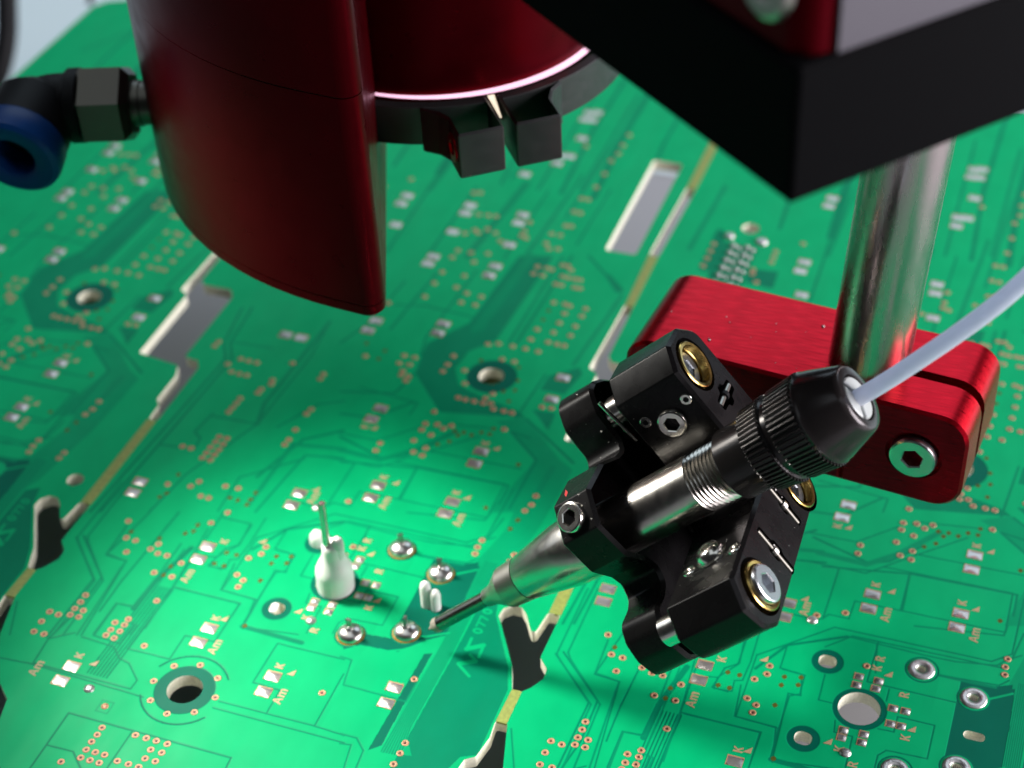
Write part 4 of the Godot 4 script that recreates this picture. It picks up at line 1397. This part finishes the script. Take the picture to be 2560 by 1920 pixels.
func make_barrel() -> void:
	var c := Vector2(-6.0, -13.0)
	var tube_c := Vector2(-12.0, -13.0)
	var o := thing("red_barrel", "dark red anodised half-round barrel hanging over the board", "barrel", Vector3(c.x, 30, c.y))
	var poly := PackedVector2Array()
	var corner := Vector2(-2.6, 28.4)
	for i in 41:
		var a := deg_to_rad(90.0 + 160.0 * i / 40.0)
		poly.append(c + Vector2(cos(a), sin(a)) * 41.0)
	poly.append(corner + Vector2(-0.390, -0.921) * 62.0)
	var back := Vector2(-0.390, -0.921) * 26.0
	poly.append(corner + back)
	var radii := []
	for i in poly.size():
		radii.append(0.0)
	radii[0] = 4.2
	poly[0] = corner
	poly = rounded(poly, 0.0, 6, radii)
	var m := Shape.new()
	prism(m, Vector3.ZERO, Vector3.RIGHT, Vector3.BACK, Vector3.UP, inset(ccw(poly.duplicate()), 0.1), 30.0, 31.6, 0.5, 0.0)
	part(o, "bottom_plate", m, mats.red_barrel)
	m = Shape.new()
	prism(m, Vector3.ZERO, Vector3.RIGHT, Vector3.BACK, Vector3.UP, inset(ccw(poly.duplicate()), 0.05), 31.6, 57.0, 0.18, 0.0)
	part(o, "lower_shell", m, mats.red_barrel)
	m = Shape.new()
	prism(m, Vector3.ZERO, Vector3.RIGHT, Vector3.BACK, Vector3.UP, inset(ccw(poly.duplicate()), -0.06), 57.0, 220.0, 0.22, 0.2)
	part(o, "upper_shell", m, mats.red_barrel)
	m = Shape.new()
	lathe(m, Vector3(tube_c.x, 0, tube_c.y), Vector3.UP, [Vector2(40.5, 0.0), Vector2(40.5, 19.6), Vector2(41.0, 20.0), Vector2(220.0, 20.0)], 96)
	part(o, "lens_tube", m, mats.red_barrel)
	# split clamp ring with two ears, round the lens tube
	var tip := Vector2(5.5, 10.0)
	var out := (tip - tube_c).normalized()
	var acr := Vector2(out.y, -out.x)       # to the right as the camera sees it
	var ring := thing("split_clamp_ring", "black split clamp ring with two ears round the dark red lens tube", "clamp", Vector3(tip.x, 40, tip.y))
	for s in [-1.0, 1.0]:
		var half := PackedVector2Array()
		var inner := PackedVector2Array()
		for i in 33:
			var a: float = deg_to_rad(2.2 + 172.0 * i / 32.0) * s
			var d := out.rotated(a * (1.0 if acr.cross(out) < 0 else -1.0))
			half.append(tube_c + d * 23.0)
			inner.append(tube_c + d * 21.7)
		inner.reverse()
		half.append_array(inner)
		m = Shape.new()
		prism(m, Vector3.ZERO, Vector3.RIGHT, Vector3.BACK, Vector3.UP, half, 40.4, 45.2, 0.1, 0.1)
		var rn := part(ring, "ring_half", m, mats.ring_black)
		var ear := PackedVector2Array()
		for q in [[0.65, 21.7], [0.65, 28.7], [5.9, 28.7], [5.9, 24.9], [6.7, 23.2], [8.4, 21.6], [6.5, 20.75]]:
			ear.append(tube_c + out * q[1] + acr * q[0] * s)
		m = Shape.new()
		prism(m, Vector3.ZERO, Vector3.RIGHT, Vector3.BACK, Vector3.UP, rounded(ccw(ear), 0.25, 3), 39.6, 45.25, 0.25, 0.25)
		part(rn, "ear", m, mats.ring_black)
	m = Shape.new()
	var a3 := Vector3(-acr.x, 0, -acr.y)
	var hc := tube_c + out * 26.3 - acr * 5.95
	socket(m, Vector3(hc.x, 42.4, hc.y), a3, 1.7, 0.12, 0.9, 0.8, 0.15, 0.0, 0.2)
	part(ring, "pinch_screw", m, mats.red_anodised)
	# bright rim put in as a thin emissive crescent between tube and ring
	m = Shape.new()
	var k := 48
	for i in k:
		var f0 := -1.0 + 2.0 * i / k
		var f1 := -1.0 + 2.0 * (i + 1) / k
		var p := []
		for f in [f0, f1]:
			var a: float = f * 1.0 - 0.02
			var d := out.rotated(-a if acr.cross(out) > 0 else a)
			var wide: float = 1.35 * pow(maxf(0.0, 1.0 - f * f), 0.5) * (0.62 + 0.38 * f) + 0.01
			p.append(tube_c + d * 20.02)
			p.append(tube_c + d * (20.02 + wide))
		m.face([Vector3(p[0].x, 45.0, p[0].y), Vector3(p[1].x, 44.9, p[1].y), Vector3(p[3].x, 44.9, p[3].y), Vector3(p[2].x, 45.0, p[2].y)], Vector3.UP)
	part(ring, "rim_glow", m, mats.ring_glow)
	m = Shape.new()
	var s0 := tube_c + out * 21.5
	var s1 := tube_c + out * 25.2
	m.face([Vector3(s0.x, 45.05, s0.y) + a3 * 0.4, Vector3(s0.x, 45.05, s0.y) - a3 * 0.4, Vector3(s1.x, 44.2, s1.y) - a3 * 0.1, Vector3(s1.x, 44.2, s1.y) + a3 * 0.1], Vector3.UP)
	part(ring, "slit_sliver", m, mats.slit_glow)  # bright sliver put in as emission, tapering along the slit


func make_fitting() -> void:
	var s := Vector3(-40.9, 39.2, 7.3)
	var d := Vector3(-0.940, 0, 0.340).normalized()
	var o := thing("air_fitting", "push-in air fitting with nickel hex nut, black elbow and blue collar", "fitting", s)
	var m := Shape.new()
	lathe(m, s, d, [Vector2(-1.0, 2.75), Vector2(0.2, 2.75), Vector2(0.25, 2.6), Vector2(1.2, 2.6), Vector2(1.3, 2.75), Vector2(2.6, 2.75)], 40, 20)
	part(o, "thread", m, mats.dull_nickel)
	var up_ := Basis.from_euler(TURN * PI / 180.0).y
	var e1 := (up_ - d * up_.dot(d)).normalized()
	var e2 := e1.cross(d).normalized()
	if e2.dot(EYE - s) < 0.0:
		e2 = -e2
	var hexa := PackedVector2Array()
	for j in 6:
		var a := deg_to_rad(50.0 + 60.0 * j)
		hexa.append(Vector2(cos(a), sin(a)) * 4.95)        # x towards the eye, y up
	m = Shape.new()
	var n0 := 2.2
	prism(m, s, e2, e1, d, hexa, n0, n0 + 6.2, 0.9, 0.5)
	part(o, "hex_nut", m, mats.dull_nickel)
	m = Shape.new()
	lathe(m, s, d, [Vector2(8.2, 4.2), Vector2(8.35, 4.45), Vector2(9.7, 4.45), Vector2(10.0, 4.2), Vector2(10.0, 3.3)], 40, 20)
	var fd := Vector3(0.12, -0.22, 0.97).normalized()
	var corner := s + d * 13.6
	var path := [s + d * 9.0, s + d * 11.0]
	for i in 9:
		var t := i / 8.0
		path.append((s + d * 11.2).lerp(corner, t).lerp(corner.lerp(corner + fd * 3.4, t), t))
	path.append(corner + fd * 5.0)
	tube(m, path, 3.9, 32)
	lathe(m, corner, fd, [Vector2(-1.5, 3.5), Vector2(0.2, 4.9), Vector2(5.2, 5.25), Vector2(5.4, 5.0), Vector2(5.4, 3.0)], 40, 30)
	part(o, "elbow", m, mats.black_plastic)
	m = Shape.new()
	lathe(m, corner, fd, [Vector2(5.0, 5.0), Vector2(5.4, 5.4), Vector2(7.6, 5.65), Vector2(8.4, 5.5), Vector2(8.8, 5.0), Vector2(8.75, 3.1), Vector2(8.5, 2.75), Vector2(1.0, 2.6), Vector2(1.0, 0.0)], 48, 40)
	part(o, "release_collar", m, mats.blue_plastic)


func make_surroundings() -> void:
	var m := Shape.new()
	base = Vector3(0, -48, 0)
	m.face([Vector3(-900, -48, -900), Vector3(900, -48, -900), Vector3(900, -48, 500), Vector3(-900, -48, 500)], Vector3.UP)
	m.face([Vector3(-900, -60, -900), Vector3(900, -60, -900), Vector3(900, -60, 500), Vector3(-900, -60, 500)], Vector3.DOWN)
	var t := MeshInstance3D.new()
	t.name = "table_surface"
	t.mesh = mesh_of(m)
	t.material_override = mats.table
	t.set_meta("kind", "structure")
	t.set_meta("label", "pale table surface seen below and behind the circuit board panel")
	t.set_meta("category", "table")
	add_child(t, true)
	var backdrop := thing("white_backdrop", "white sheet added to brighten the table beyond the corner of the panel", "backdrop", Vector3(-260, -48, -230))
	m = Shape.new()
	prism(m, Vector3(-260, -48, -230), Vector3.RIGHT, Vector3.BACK, Vector3.UP, PackedVector2Array([Vector2(-320, -420), Vector2(820, -420), Vector2(820, 105), Vector2(158, 105), Vector2(150, 220), Vector2(-320, 220)]), 0.0, 0.4)
	part(backdrop, "backdrop_layer", m, mats.white_backdrop)  # backdrop added to brighten the far table and what reflects it
	m = Shape.new()
	prism(m, Vector3(5, 0, 62), Vector3.RIGHT, Vector3.BACK, Vector3.UP, rounded(PackedVector2Array([Vector2(-75, -50), Vector2(21, -50), Vector2(21, 40), Vector2(-75, 40)]), 2.0), -48.0, -16.0, 0.5, 0.5)
	var o := thing("backing_bar", "added dark grey fixture bar seen through the slots under the board panel", "backing", Vector3(-10, -48, 62))
	part(o, "bar", m, mats.dark_backing)  # added bar that makes the slots look dark behind
	for q in [[-3.1, "dull standoff added under the ringed mounting hole in the middle of the panel"], [-63.1, "dull standoff added under the ringed mounting hole nearest the blue air fitting"]]:
		var st := thing("plug", q[1], "plug", Vector3(q[0], -48, -0.7), "standoffs under the board panel")
		m = Shape.new()
		lathe(m, Vector3(q[0], 0, -0.7), Vector3.UP, [Vector2(-48, 3.0), Vector2(-2.6, 3.0), Vector2(-2.3, 2.7), Vector2(-2.3, 0.9), Vector2(-5.0, 0.85), Vector2(-5.0, 0.0)], 24)
		part(st, "pillar", m, mats.dull_olive)  # pillars added so the holes show dull, not bright table
	o = thing("loose_cable", "thick blurred black cable at the edge of the picture behind the panel", "cable", Vector3(-162, -46, -112))
	m = Shape.new()
	tube(m, smooth_path([Vector3(-164.5, -22, -129), Vector3(-162.6, -30.5, -122.8), Vector3(-161.7, -34.1, -119.9), Vector3(-161.4, -37.8, -116.8), Vector3(-161.7, -41.1, -113.8), Vector3(-163, -44.5, -110.9)]), 2.3, 16)
	part(o, "sheath", m, mats.black_plastic)
	o = thing("thin_cable", "thin blurred black cable standing beyond the far corner of the panel", "cable", Vector3(-146, -30, -130))
	m = Shape.new()
	tube(m, [Vector3(-146.4, -22, -137), Vector3(-146.1, -27.6, -131.9), Vector3(-145.9, -30.4, -129.6)], 0.7, 12)
	part(o, "sheath", m, mats.black_plastic)
